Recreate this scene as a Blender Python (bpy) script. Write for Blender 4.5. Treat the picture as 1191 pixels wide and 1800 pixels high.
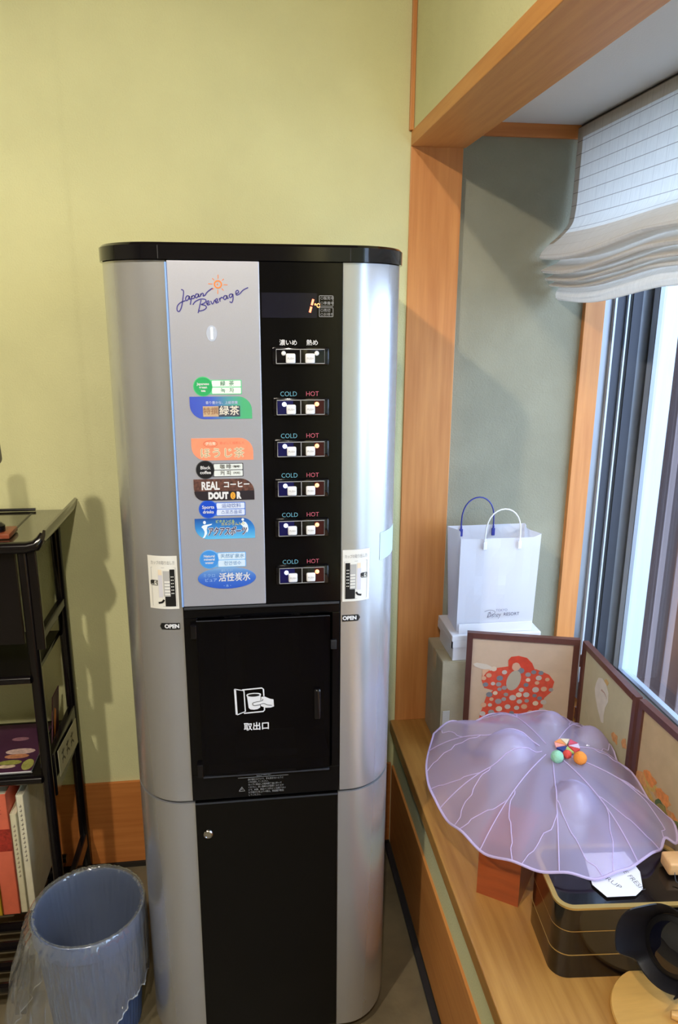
import bpy, bmesh, math, random
from math import sin, cos, pi, radians, sqrt, atan2, exp
from mathutils import Vector, Matrix, noise

random.seed(7)
SC = bpy.context.scene
COL = SC.collection
for o in list(bpy.data.objects):
    bpy.data.objects.remove(o, do_unlink=True)

# ------------------------------------------------------------------ camera
cam_data = bpy.data.cameras.new('camera')
cam = bpy.data.objects.new('camera', cam_data)
COL.objects.link(cam)
SC.camera = cam
PITCH, YAW, ROLL, FPX = 0.263039, 0.129996, 0.006293, 1307.8
_f = Vector((sin(YAW) * cos(PITCH), cos(YAW) * cos(PITCH), -sin(PITCH)))
_r = Vector((cos(YAW), -sin(YAW), 0))
_u = _r.cross(_f)
_r2 = _r * cos(ROLL) + _u * sin(ROLL)
_u2 = -_r * sin(ROLL) + _u * cos(ROLL)
cam.matrix_world = Matrix(((_r2.x, _u2.x, -_f.x, 0), (_r2.y, _u2.y, -_f.y, 0), (_r2.z, _u2.z, -_f.z, 1.5), (0, 0, 0, 1)))
cam_data.sensor_fit = 'VERTICAL'
cam_data.sensor_height = 36.0
cam_data.lens = FPX / 1800.0 * 36.0
cam_data.clip_start = 0.02

# ------------------------------------------------------------------ sky, exposure
SKY_STRENGTH = 6.4
world = bpy.data.worlds.new('overcast_sky')
SC.world = world
world.use_nodes = True
bg = world.node_tree.nodes['Background']
bg.inputs[0].default_value = (0.56, 0.72, 1.0, 1)
bg.inputs[1].default_value = SKY_STRENGTH
SC.view_settings.view_transform = 'Standard'
SC.view_settings.look = 'None'
SC.view_settings.gamma = 1.0
SC.view_settings.use_curve_mapping = False
SC.view_settings.exposure = 0.0
LAMP_POWER = (98.0, 76.0)
LAMP_COLOR = (1.0, 0.90, 0.73)
LAMPS = [(-0.87, -0.06, 2.49), (-0.12, -0.45, 2.49)]


# ------------------------------------------------------------------ colour and materials
def lin(c):
    out = []
    for v in c[:3]:
        v = v / 255.0
        out.append(v / 12.92 if v <= 0.04045 else ((v + 0.055) / 1.055) ** 2.4)
    return (*out, 1.0)


def sset(node, name, val):
    if name in node.inputs:
        node.inputs[name].default_value = val


def M(name, col, rough=0.5, metal=0.0, var=None, bump=None, coat=0.0, spec=0.5, emit=None, stretch=None, col2=None,
      alpha=1.0, sheen=0.0):
    """Principled material; var=(scale, amount) mottles the colour, bump=(scale, strength), stretch=(x,y,z) grain direction."""
    m = bpy.data.materials.new(name)
    m.use_nodes = True
    nt = m.node_tree
    b = nt.nodes['Principled BSDF']
    b.inputs['Base Color'].default_value = lin(col)
    b.inputs['Roughness'].default_value = rough
    b.inputs['Metallic'].default_value = metal
    sset(b, 'Coat Weight', coat)
    sset(b, 'Coat Roughness', 0.05)
    sset(b, 'Specular IOR Level', spec)
    if sheen:
        sset(b, 'Sheen Weight', sheen)
    if emit:
        sset(b, 'Emission Color', lin(emit[0]))
        sset(b, 'Emission Strength', emit[1])
    if alpha < 1:
        b.inputs['Alpha'].default_value = alpha
    if var or bump:
        tc = nt.nodes.new('ShaderNodeTexCoord')
        mp = nt.nodes.new('ShaderNodeMapping')
        nt.links.new(tc.outputs['Object'], mp.inputs[0])
        if stretch:
            mp.inputs['Scale'].default_value = stretch
    if var:
        n = nt.nodes.new('ShaderNodeTexNoise')
        n.inputs['Scale'].default_value = var[0]
        n.inputs['Detail'].default_value = 5
        nt.links.new(mp.outputs[0], n.inputs['Vector'])
        mx = nt.nodes.new('ShaderNodeMix')
        mx.data_type = 'RGBA'
        c = lin(col)
        if col2:
            mx.inputs[6].default_value = lin(col2)
            mx.inputs[7].default_value = c
        else:
            a = var[1]
            mx.inputs[6].default_value = (c[0] * (1 - a), c[1] * (1 - a), c[2] * (1 - a), 1)
            mx.inputs[7].default_value = (min(1, c[0] * (1 + a)), min(1, c[1] * (1 + a)), min(1, c[2] * (1 + a)), 1)
        rp = nt.nodes.new('ShaderNodeMapRange')
        rp.inputs[1].default_value = 0.3
        rp.inputs[2].default_value = 0.7
        nt.links.new(n.outputs['Fac'], rp.inputs[0])
        nt.links.new(rp.outputs[0], mx.inputs[0])
        nt.links.new(mx.outputs[2], b.inputs['Base Color'])
    if bump:
        n2 = nt.nodes.new('ShaderNodeTexNoise')
        n2.inputs['Scale'].default_value = bump[0]
        n2.inputs['Detail'].default_value = 6
        nt.links.new(mp.outputs[0], n2.inputs['Vector'])
        bp = nt.nodes.new('ShaderNodeBump')
        bp.inputs['Strength'].default_value = bump[1]
        bp.inputs['Distance'].default_value = 0.003
        nt.links.new(n2.outputs['Fac'], bp.inputs['Height'])
        nt.links.new(bp.outputs[0], b.inputs['Normal'])
    return m


def shader_mix(name, build):
    m = bpy.data.materials.new(name)
    m.use_nodes = True
    nt = m.node_tree
    nt.nodes.clear()
    out = nt.nodes.new('ShaderNodeOutputMaterial')
    nt.links.new(build(nt), out.inputs['Surface'])
    return m


def bsdf(nt, kind, col, rough=None):
    n = nt.nodes.new(kind)
    n.inputs['Color'].default_value = col
    if rough is not None and 'Roughness' in n.inputs:
        n.inputs['Roughness'].default_value = rough
    return n.outputs[0]


def mix(nt, fac, a, b):
    n = nt.nodes.new('ShaderNodeMixShader')
    if isinstance(fac, (int, float)):
        n.inputs[0].default_value = fac
    else:
        nt.links.new(fac, n.inputs[0])
    nt.links.new(a, n.inputs[1])
    nt.links.new(b, n.inputs[2])
    return n.outputs[0]


def glass_build(tint, base=0.05, edge=0.6):
    def f(nt):
        lw = nt.nodes.new('ShaderNodeLayerWeight')
        lw.inputs[0].default_value = 0.5
        pw = nt.nodes.new('ShaderNodeMath'); pw.operation = 'POWER'; pw.inputs[1].default_value = 4.0
        nt.links.new(lw.outputs['Facing'], pw.inputs[0])
        mr = nt.nodes.new('ShaderNodeMapRange')
        mr.inputs[3].default_value = base
        mr.inputs[4].default_value = edge
        nt.links.new(pw.outputs[0], mr.inputs[0])
        return mix(nt, mr.outputs[0], bsdf(nt, 'ShaderNodeBsdfTransparent', tint), bsdf(nt, 'ShaderNodeBsdfGlossy', (1, 1, 1, 1), 0.01))
    return f


def film_build(tint, base=0.05, gloss=0.6, rough=0.12, white=0.06):
    def f(nt):
        lw = nt.nodes.new('ShaderNodeLayerWeight')
        lw.inputs[0].default_value = 0.35
        mr = nt.nodes.new('ShaderNodeMapRange')
        mr.inputs[3].default_value = base
        mr.inputs[4].default_value = gloss
        nt.links.new(lw.outputs['Facing'], mr.inputs[0])
        clear = mix(nt, white, bsdf(nt, 'ShaderNodeBsdfTransparent', tint), bsdf(nt, 'ShaderNodeBsdfDiffuse', (0.8, 0.85, 0.9, 1)))
        return mix(nt, mr.outputs[0], clear, bsdf(nt, 'ShaderNodeBsdfGlossy', (1, 1, 1, 1), rough))
    return f


def cloth_build(col, see, trans, weave=900.0):
    def f(nt):
        a = mix(nt, trans, bsdf(nt, 'ShaderNodeBsdfDiffuse', col), bsdf(nt, 'ShaderNodeBsdfTranslucent', col))
        return mix(nt, 1 - see, bsdf(nt, 'ShaderNodeBsdfTransparent', (1, 1, 1, 1)), a)
    return f


def shade_cloth(name, base, line, trans):
    """linen with thin check lines every 4 cm (object space: y along the window, z up)"""
    m = bpy.data.materials.new(name)
    m.use_nodes = True
    nt = m.node_tree
    nt.nodes.clear()
    out = nt.nodes.new('ShaderNodeOutputMaterial')
    uv = nt.nodes.new('ShaderNodeUVMap')
    sep = nt.nodes.new('ShaderNodeSeparateXYZ')
    nt.links.new(uv.outputs[0], sep.inputs[0])
    facs = []
    for ax, per, wid in ((0, 0.04, 0.05), (1, 0.028, 0.055)):
        d = nt.nodes.new('ShaderNodeMath'); d.operation = 'DIVIDE'; d.inputs[1].default_value = per
        nt.links.new(sep.outputs[ax], d.inputs[0])
        fr = nt.nodes.new('ShaderNodeMath'); fr.operation = 'FRACT'
        nt.links.new(d.outputs[0], fr.inputs[0])
        lt = nt.nodes.new('ShaderNodeMath'); lt.operation = 'LESS_THAN'; lt.inputs[1].default_value = wid
        nt.links.new(fr.outputs[0], lt.inputs[0])
        facs.append(lt.outputs[0])
    h = nt.nodes.new('ShaderNodeMath'); h.operation = 'MULTIPLY'; h.inputs[1].default_value = 0.2
    nt.links.new(facs[0], h.inputs[0])
    mxm = nt.nodes.new('ShaderNodeMath'); mxm.operation = 'MAXIMUM'
    nt.links.new(h.outputs[0], mxm.inputs[0]); nt.links.new(facs[1], mxm.inputs[1])
    # slubby weave
    nz = nt.nodes.new('ShaderNodeTexNoise'); nz.inputs['Scale'].default_value = 60
    mp = nt.nodes.new('ShaderNodeMapping'); mp.inputs['Scale'].default_value = (3.0, 0.5, 1)
    nt.links.new(uv.outputs[0], mp.inputs[0]); nt.links.new(mp.outputs[0], nz.inputs['Vector'])
    cr = nt.nodes.new('ShaderNodeMix'); cr.data_type = 'RGBA'
    b = lin(base)
    cr.inputs[6].default_value = (b[0] * .82, b[1] * .82, b[2] * .82, 1); cr.inputs[7].default_value = b
    nt.links.new(nz.outputs['Fac'], cr.inputs[0])
    mx = nt.nodes.new('ShaderNodeMix'); mx.data_type = 'RGBA'
    nt.links.new(mxm.outputs[0], mx.inputs[0]); nt.links.new(cr.outputs[2], mx.inputs[6]); mx.inputs[7].default_value = lin(line)
    df = nt.nodes.new('ShaderNodeBsdfDiffuse'); tr = nt.nodes.new('ShaderNodeBsdfTranslucent')
    nt.links.new(mx.outputs[2], df.inputs[0]); nt.links.new(mx.outputs[2], tr.inputs[0])
    nt.links.new(mix(nt, trans, df.outputs[0], tr.outputs[0]), out.inputs[0])
    return m


MT = {}
MT['plaster'] = M('plaster_yellow_green', (217, 216, 168), 0.92, var=(5, 0.05), bump=(260, 0.35), spec=0.2)
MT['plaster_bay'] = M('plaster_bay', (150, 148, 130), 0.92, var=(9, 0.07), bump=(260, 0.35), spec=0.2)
MT['ceil_room'] = M('brown_ceiling_board', (112, 88, 66), 0.8, var=(8, .1))
MT['panelling'] = M('pale_panelling', (190, 182, 160), 0.7, var=(8, .1), stretch=(6, 6, .5))
MT['ceil'] = M('white_board', (226, 226, 226), 0.9, bump=(300, 0.2), spec=0.2)
MT['wood_z'] = M('cedar_wood_upright', (214, 146, 82), 0.42, var=(9, 0.1), bump=(60, 0.06), stretch=(9, 9, 0.5), col2=(196, 126, 66))
MT['wood_y'] = M('cedar_wood_lengthwise', (214, 148, 80), 0.42, var=(9, 0.1), bump=(60, 0.06), stretch=(9, 0.5, 9), col2=(198, 130, 66))
MT['wood_x'] = M('cedar_wood_crosswise', (206, 130, 66), 0.5, var=(9, 0.1), stretch=(0.5, 9, 9), col2=(190, 114, 54))
MT['sill'] = M('sill_wood', (190, 142, 74), 0.38, var=(7, 0.12), bump=(80, 0.08), stretch=(9, 0.6, 9), col2=(162, 114, 54))
MT['floor'] = M('floor_stone', (116, 106, 84), 0.5, var=(14, 0.22), bump=(90, 0.2))
MT['gap'] = M('dark_joint', (34, 28, 22), 0.8)
MT['alu'] = M('aluminium', (150, 154, 162), 0.38, 0.85)
MT['alu_dark'] = M('aluminium_dark', (70, 72, 80), 0.45, 0.7)
MT['alu_light'] = M('aluminium_light', (196, 206, 222), 0.4, 0.4)  # pale blue tint puts sky light on sash and outer frame into colour
MT['rubber'] = M('black_rubber', (22, 22, 26), 0.6)
MT['glass'] = shader_mix('window_glass', glass_build((0.96, 0.98, 0.98, 1)))
MT['corrugated'] = M('corrugated_sheet', (84, 64, 64), 0.6, var=(3, 0.12), stretch=(6, 6, 0.6))
MT['ground'] = M('outside_ground', (186, 182, 176), 0.9, var=(4, 0.2))
MT['silver'] = M('silver_paint', (200, 201, 206), 0.26, 0.72, var=(1400, 0.03))
MT['silver_panel'] = M('silver_panel', (196, 198, 213), 0.36, 0.55, var=(1400, 0.03))
MT['black_gloss'] = M('black_gloss', (14, 13, 17), 0.09, spec=0.5)
MT['black_panel'] = M('black_acrylic', (9, 9, 12), 0.10, spec=0.3)
MT['black_low'] = M('black_door_paint', (10, 9, 9), 0.2, spec=0.25)
MT['black_matt'] = M('black_matt_plastic', (22, 22, 27), 0.5)
MT['cabinet'] = M('cabinet_dark_grey', (46, 48, 54), 0.5)
MT['smoke'] = M('smoked_acrylic', (5, 5, 10), 0.07, spec=0.3, alpha=0.78)
MT['inner_grey'] = M('inner_grey', (120, 114, 108), 0.5)
MT['blue_edge'] = M('blue_edge_strip', (140, 176, 232), 0.2, spec=0.6)
MT['chrome'] = M('chrome', (205, 205, 208), 0.15, 1.0)
MT['white_print'] = M('white_print', (222, 222, 226), 0.6)
MT['grey_print'] = M('grey_print', (150, 150, 152), 0.6)
MT['dark_print'] = M('dark_print', (48, 48, 54), 0.6)
MT['black_print'] = M('black_print', (14, 14, 16), 0.5)
MT['cold_print'] = M('cold_print', (104, 168, 190), 0.6)
MT['hot_print'] = M('hot_print', (196, 92, 112), 0.6)
MT['logo_blue'] = M('logo_blue', (56, 50, 140), 0.5)
MT['logo_orange'] = M('logo_orange', (236, 130, 62), 0.5)
MT['button'] = M('white_button', (232, 232, 236), 0.35)
MT['lamp_off'] = M('lamp_off', (228, 230, 232), 0.3)
MT['lamp_cold'] = M('lamp_cold', (230, 240, 255), 0.3, emit=((196, 212, 255), 2.2))
MT['lamp_hot'] = M('lamp_hot', (255, 190, 150), 0.3, emit=((255, 150, 96), 1.8))
MT['glow_blue'] = M('blue_lit_acrylic', (8, 8, 52), 0.3, emit=((8, 8, 110), 0.22))
MT['glow_red'] = M('red_lit_acrylic', (40, 8, 10), 0.3, emit=((90, 4, 8), 0.15))
MT['digit'] = M('red_digit', (255, 120, 90), 0.4, emit=((255, 120, 84), 3.0))
MT['display'] = M('display_window', (24, 24, 36), 0.12)


# ------------------------------------------------------------------ mesh helpers
def wloc(o):
    v = Vector((0, 0, 0))
    while o is not None:
        v += o.location
        o = o.parent
    return v


def mk(name, shape, mat, parent=None, smooth=False, label=None, cat=None, group=None, kind=None, uvs=None):
    verts, faces = shape
    if parent is not None:
        off = wloc(parent)
    else:
        xs = [v[0] for v in verts]; ys = [v[1] for v in verts]; zs = [v[2] for v in verts]
        off = Vector(((min(xs) + max(xs)) / 2, (min(ys) + max(ys)) / 2, min(zs)))
    me = bpy.data.meshes.new(name)
    me.from_pydata([(v[0] - off.x, v[1] - off.y, v[2] - off.z) for v in verts], [], faces)
    if uvs is not None:
        lay = me.uv_layers.new(name='UVMap')
        for lp in me.loops:
            lay.data[lp.index].uv = uvs[lp.vertex_index]
    me.update()
    bm = bmesh.new(); bm.from_mesh(me)
    if len(bm.faces) < 60000:
        bmesh.ops.recalc_face_normals(bm, faces=bm.faces)
    bm.to_mesh(me); bm.free()
    if smooth:
        for p in me.polygons:
            p.use_smooth = True
        try:
            me.set_sharp_from_angle(angle=radians(38))
        except Exception:
            pass
    o = bpy.data.objects.new(name, me)
    COL.objects.link(o)
    me.materials.append(MT[mat] if isinstance(mat, str) else mat)
    if parent is not None:
        o.parent = parent
    else:
        o.location = off
    tag(o, label, cat, group, kind)
    return o


def tag(o, label=None, cat=None, group=None, kind=None):
    if label: o['label'] = label
    if cat: o['category'] = cat
    if group: o['group'] = group
    if kind: o['kind'] = kind
    return o


def thing(name, loc, label, cat, group=None):
    o = bpy.data.objects.new(name, None)
    o.empty_display_size = 0.05
    COL.objects.link(o)
    o.location = loc
    return tag(o, label, cat, group)


def join(*shapes):
    V, Fc = [], []
    for v, f in shapes:
        n = len(V)
        V += list(v)
        Fc += [tuple(i + n for i in q) for q in f]
    return V, Fc


def box(x0, y0, z0, x1, y1, z1, bev=0.0, seg=2):
    bm = bmesh.new()
    bmesh.ops.create_cube(bm, size=1)
    for v in bm.verts:
        v.co = Vector((x0 + (v.co.x + .5) * (x1 - x0), y0 + (v.co.y + .5) * (y1 - y0), z0 + (v.co.z + .5) * (z1 - z0)))
    if bev:
        bmesh.ops.bevel(bm, geom=list(bm.edges), offset=bev, segments=seg, profile=0.5, affect='EDGES')
    bm.verts.index_update()
    out = ([tuple(v.co) for v in bm.verts], [tuple(v.index for v in f.verts) for f in bm.faces])
    bm.free()
    return out


def xf(shape, mat):
    return [tuple(mat @ Vector(v)) for v in shape[0]], shape[1]


def rotz_about(shape, ang, c):
    m = Matrix.Translation(c) @ Matrix.Rotation(ang, 4, 'Z') @ Matrix.Translation(-Vector(c))
    return xf(shape, m)


def tube(pts, r, n=8, closed=False):
    pts = [Vector(p) for p in pts]
    rs = r if isinstance(r, (list, tuple)) else [r] * len(pts)
    V, Fc = [], []
    N = len(pts)
    prev = None
    for i, p in enumerate(pts):
        if closed:
            t = pts[(i + 1) % N] - pts[i - 1]
        else:
            t = pts[min(i + 1, N - 1)] - pts[max(i - 1, 0)]
        t.normalize()
        if prev is None:
            a = Vector((0, 0, 1)) if abs(t.z) < 0.9 else Vector((1, 0, 0))
        else:
            a = prev
        b = t.cross(a).normalized()
        a = b.cross(t).normalized()
        prev = a
        for k in range(n):
            q = 2 * pi * k / n
            V.append(tuple(p + (a * cos(q) + b * sin(q)) * rs[i]))
    for i in range(N if closed else N - 1):
        j = (i + 1) % N
        for k in range(n):
            Fc.append((i * n + k, i * n + (k + 1) % n, j * n + (k + 1) % n, j * n + k))
    if not closed:
        Fc.append(tuple(range(n - 1, -1, -1)))
        Fc.append(tuple((N - 1) * n + k for k in range(n)))
    return V, Fc


def lathe(prof, c, n=32, close=False, caps=True):
    V, Fc = [], []
    for r, z in prof:
        for k in range(n):
            a = 2 * pi * k / n
            V.append((c[0] + r * cos(a), c[1] + r * sin(a), c[2] + z))
    P = len(prof)
    for i in range(P if close else P - 1):
        j = (i + 1) % P
        for k in range(n):
            Fc.append((i * n + k, i * n + (k + 1) % n, j * n + (k + 1) % n, j * n + k))
    if not close and caps:
        Fc.append(tuple(range(n - 1, -1, -1)))
        Fc.append(tuple((P - 1) * n + k for k in range(n)))
    return V, Fc


def prism(outline, f0, f1):
    n = len(outline)
    V = [tuple(f0(p)) for p in outline] + [tuple(f1(p)) for p in outline]
    Fc = [tuple(range(n)), tuple(range(2 * n - 1, n - 1, -1))]
    for i in range(n):
        j = (i + 1) % n
        Fc.append((i, j, n + j, n + i))
    return V, Fc


def plate(outline, y, th):
    """outline in (x, z); front face at y-th, back at y (faces the viewer side, -y)"""
    return prism(outline, lambda p: (p[0], y - th, p[1]), lambda p: (p[0], y, p[1]))


def slab(outline, z0, z1):
    return prism(outline, lambda p: (p[0], p[1], z1), lambda p: (p[0], p[1], z0))


def rrect(x0, z0, x1, z1, r, n=6):
    """r: one radius or (bl, br, tr, tl)"""
    rs = r if isinstance(r, (list, tuple)) else (r,) * 4
    out = []
    for (cx, cz, sx, sz, a0), q in zip(((x0, z0, 1, 1, pi), (x1, z0, -1, 1, 1.5 * pi), (x1, z1, -1, -1, 0), (x0, z1, 1, -1, .5 * pi)), rs):
        if q <= 0:
            out.append((cx, cz))
            continue
        ox, oz = cx + sx * q, cz + sz * q
        for k in range(n + 1):
            a = a0 + .5 * pi * k / n
            out.append((ox + q * cos(a), oz + q * sin(a)))
    return out


def ellipse(cx, cz, rx, rz, n=28, a0=0):
    return [(cx + rx * cos(a0 + 2 * pi * k / n), cz + rz * sin(a0 + 2 * pi * k / n)) for k in range(n)]


def smooth_path(pts, k=5):
    if len(pts) < 3:
        return pts
    out = []
    P = [pts[0]] + list(pts) + [pts[-1]]
    for i in range(1, len(P) - 2):
        p0, p1, p2, p3 = P[i - 1], P[i], P[i + 1], P[i + 2]
        for s in range(k):
            t = s / k
            out.append(tuple(.5 * ((2 * b) + (-a + c) * t + (2 * a - 5 * b + 4 * c - d) * t * t + (-a + 3 * b - 3 * c + d) * t ** 3)
                             for a, b, c, d in zip(p0, p1, p2, p3)))
    out.append(tuple(pts[-1]))
    return out


def ribbon2(pts, w):
    """closed outline pieces of a stroked 2D path: list of quads as outlines"""
    L, R = [], []
    N = len(pts)
    for i, p in enumerate(pts):
        a = pts[max(i - 1, 0)]; b = pts[min(i + 1, N - 1)]
        dx, dz = b[0] - a[0], b[1] - a[1]
        l = sqrt(dx * dx + dz * dz) or 1e-9
        nx, nz = -dz / l * w / 2, dx / l * w / 2
        L.append((p[0] + nx, p[1] + nz)); R.append((p[0] - nx, p[1] - nz))
    return L, R


def strokes(paths, w, y, th=0.0003, sm=True, mapf=None):
    """flat strokes in the xz plane (front at y-th); mapf maps (x,z,depth)->3D"""
    f = mapf or (lambda x, z, d: (x, y - d, z))
    V, Fc = [], []
    for p in paths:
        q = smooth_path(p) if sm else p
        L, R = ribbon2(q, w)
        n = len(V)
        for a, b in zip(L, R):
            V.append(f(a[0], a[1], th)); V.append(f(b[0], b[1], th))
        for i in range(len(q) - 1):
            Fc.append((n + 2 * i, n + 2 * i + 1, n + 2 * i + 3, n + 2 * i + 2))
    return V, Fc


def text_shape(body, size, x=0.0, z=0.0, y=0.0, align='CENTER', bold=0.0, sx=1.0, shear=0.0, space=1.0, mapf=None, w=None, res=3):
    cu = bpy.data.curves.new('txt', 'FONT')
    cu.body = body
    cu.size = size
    cu.align_x = align
    cu.align_y = 'CENTER'
    cjk = any(ord(ch) > 0x2000 for ch in body)
    cu.offset = 0.0 if cjk else bold
    cu.shear = shear
    cu.space_character = space
    cu.resolution_u = res
    o = bpy.data.objects.new('txt', cu)
    COL.objects.link(o)
    dg = bpy.context.evaluated_depsgraph_get()
    me = bpy.data.meshes.new_from_object(o.evaluated_get(dg))
    vs = [(v.co.x * sx, v.co.y) for v in me.vertices]
    if w and vs:
        cw = max(v[0] for v in vs) - min(v[0] for v in vs)
        k = w / cw
        vs = [(v[0] * k, v[1]) for v in vs]
    f = mapf or (lambda a, b: (x + a, y, z + b))
    Fc = [tuple(p.vertices) for p in me.polygons]
    V = [f(a, b) for a, b in vs]
    if cjk and bold > 0:        # thicken dense characters with shifted copies
        F0 = list(Fc)
        for q_, (da, db) in enumerate(((bold, 0), (-bold, 0), (0, bold), (0, -bold))):
            n0 = len(V)
            V += [(v[0], v[1] - .00005 * (q_ + 1), v[2]) for v in (f(a + da, b + db) for a, b in vs)]
            Fc += [tuple(i + n0 for i in q) for q in F0]
    bpy.data.objects.remove(o)
    bpy.data.curves.remove(cu)
    bpy.data.meshes.remove(me)
    return V, Fc


def text(name, body, size, x, z, y, mat, parent, **k):
    return mk(name, text_shape(body, size, x, z, y, **k), mat, parent)


def struct(name, shape, mat, smooth=False, label=None, parent=None):
    return mk(name, shape, mat, parent, smooth, label=label, kind='structure' if parent is None else None)


# ------------------------------------------------------------------ room shell
YB = 1.82        # back wall
XR = 0.395       # right wall (room face)
XL, YF, ZC = -3.6, -4.2, 2.62
YW0 = -0.5      # near end of the window bay
YBAY = 1.838     # far wall of the window bay
SILL = 0.40
struct('floor', box(XL, YF, -0.05, 0.43, YB + .02, 0.0), 'floor', label='grey-brown stone-like floor of the room')
struct('wall_back', box(XL - .1, YB, 0, 0.519, YB + .055, ZC), 'plaster', label='yellow-green plastered wall behind the drinks machine')
struct('wall_left', box(XL - .1, YF, 0, XL, YB, ZC), 'panelling', label='pale panelled side wall out of view at left')
struct('wall_front', box(XL - .1, YF - .1, 0, 1.2, YF, ZC), 'panelling', label='pale panelled wall behind the viewer')
struct('ceiling', box(XL - .1, YF - .1, ZC, 1.2, YB + .1, ZC + .05), 'ceil_room', label='brown board ceiling of the room')
struct('wall_right', box(0.402, YF, 1.897, 0.52, YB, ZC), 'plaster', label='yellow-green plaster above the wooden window beam')
struct('wall_right_lower', box(0.397, YF, 0.0, 0.45, YB, SILL - .035), 'plaster', label='strip of pale plaster under the window sill board')
struct('wall_right_front', box(0.40, YF, SILL, 1.2, YW0, 1.897), 'plaster', label='plaster wall at the near end of the window bay')
bb = struct('baseboard_back', box(XL, YB - .008, 0.014, 0.39, YB, 0.267, .001), 'wood_x', label='tall orange-brown wooden skirting board on the back wall')
struct('joint', box(XL, YB - .014, 0.0, 0.39, YB - .001, 0.014), 'gap', parent=bb)
bbr = struct('baseboard_right', box(XR - .004, YF, 0.012, XR + .004, YB - .009, 0.262, .001), 'wood_y', label='orange-brown wooden skirting board below the window sill')
struct('joint', box(XR - .02, YF, 0.0, XR - .004, YB - .015, 0.010, .002), 'alu_dark', parent=bbr)
struct('trim_1', box(0.392, YB - .012, 1.897, 0.4015, YB + .0, ZC, .001), 'wood_z', label='thin upright wooden strip in the wall corner above the beam')
struct('trim_2', box(0.398, YW0, 1.865, 0.527, YB, 1.8965, .0015), 'wood_y', label='horizontal wooden beam over the window opening')
struct('trim_3', box(0.398, YB - .004, SILL, 0.521, YB + .056, 1.8655, .0015), 'wood_z', label='broad upright wooden jamb board beside the drinks machine')
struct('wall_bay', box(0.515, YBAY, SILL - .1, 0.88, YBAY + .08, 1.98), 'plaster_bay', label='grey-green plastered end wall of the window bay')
struct('ceiling_bay', box(0.52, YW0, 1.925, 1.105, YBAY + .08, 1.97), 'ceil', label='whitish ceiling panel of the window bay')
struct('trim_4', box(0.5225, YBAY - .010, 1.8955, 0.91, YBAY, 1.925, .001), 'wood_x', label='narrow brown wooden strip under the bay ceiling')
struct('trim_5', box(0.852, YBAY - .016, SILL, 0.904, YBAY + .04, 1.92, .001), 'wood_z', label='upright wooden window post at the end of the bay')
sill = struct('trim_6', box(0.385, YW0, SILL - .036, 1.0, YBAY, SILL, .003), 'sill', label='wide honey-coloured wooden window sill board carrying boxes')
struct('trim_7', box(0.904, YW0, SILL, 1.0, YBAY, SILL + .03, .001), 'wood_y', label='wooden window base rail behind the folding screen')

def wbox(x0, y0, z0, x1, y1, z1, *k):
    return box(x0 - .021, y0, z0, x1 - .021, y1, z1, *k)


# window: aluminium frame, sash, pane
win = bpy.data.objects.new('window_1', None)
COL.objects.link(win); win.location = (1.0, 0.4, SILL)
tag(win, 'aluminium sliding window behind the folding screen', None, None, 'structure')
Y1 = YBAY
mk('jamb_frame', wbox(0.925, Y1 - .004, SILL, 1.12, Y1 + .05, 1.925), 'alu', win)
mk('track_rib', wbox(0.951, Y1 - .016, SILL + .03, 0.956, Y1 - .003, 1.92), 'alu_light', win)
mk('track_channel', wbox(0.957, Y1 - .007, SILL + .03, 0.985, Y1 - .003, 1.92), 'alu_dark', win)
mk('track_rib', wbox(0.985, Y1 - .016, SILL + .03, 0.989, Y1 - .003, 1.92), 'alu_light', win)
mk('gasket', wbox(0.990, Y1 - .008, SILL + .03, 1.001, Y1 - .003, 1.92), 'rubber', win)
mk('track_channel', wbox(1.001, Y1 - .010, SILL + .03, 1.026, Y1 - .003, 1.92), 'alu_dark', win)
mk('bottom_track', join(wbox(0.95, YW0, SILL + .03, 1.03, Y1 - .02, SILL + .085), wbox(0.985, YW0, SILL + .085, 0.989, Y1 - .02, SILL + .10)), 'alu_dark', win)
mk('head_frame', wbox(0.925, YW0, 1.86, 1.12, Y1 - .005, 1.924), 'alu', win)
for i, (ya, yb) in enumerate(((0.62, Y1 - .011), (YW0 + .02, 0.60))):
    xs = 1.054
    s = mk('sash', join(wbox(xs, ya, SILL + .085, xs + .03, yb, SILL + .128, .001), wbox(xs, ya, 1.82, xs + .03, yb, 1.86, .001),
                        wbox(xs, yb - .03, SILL + .085, xs + .03, yb, 1.86, .001), wbox(xs, ya, SILL + .085, xs + .03, ya + .03, 1.86, .001)),
           'alu_light', win)
    mk('bead', join(wbox(xs - .003, ya + .03, SILL + .128, xs + .008, yb - .03, SILL + .133), wbox(xs - .003, yb - .034, SILL + .128, xs + .008, yb - .03, 1.82)), 'alu', s)
    mk('pane', wbox(xs + .012, ya + .03, SILL + .128, xs + .017, yb - .03, 1.82), 'glass', s)
mk('outer_frame', wbox(1.085, Y1 - .02, SILL + .05, 1.125, Y1 - .004, 1.925), 'alu_light', win)
struct('wall_outside', box(1.0, YW0, -0.3, 1.12, YBAY + .08, SILL + .03), 'plaster_bay', label='outer house wall below the window')

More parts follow.
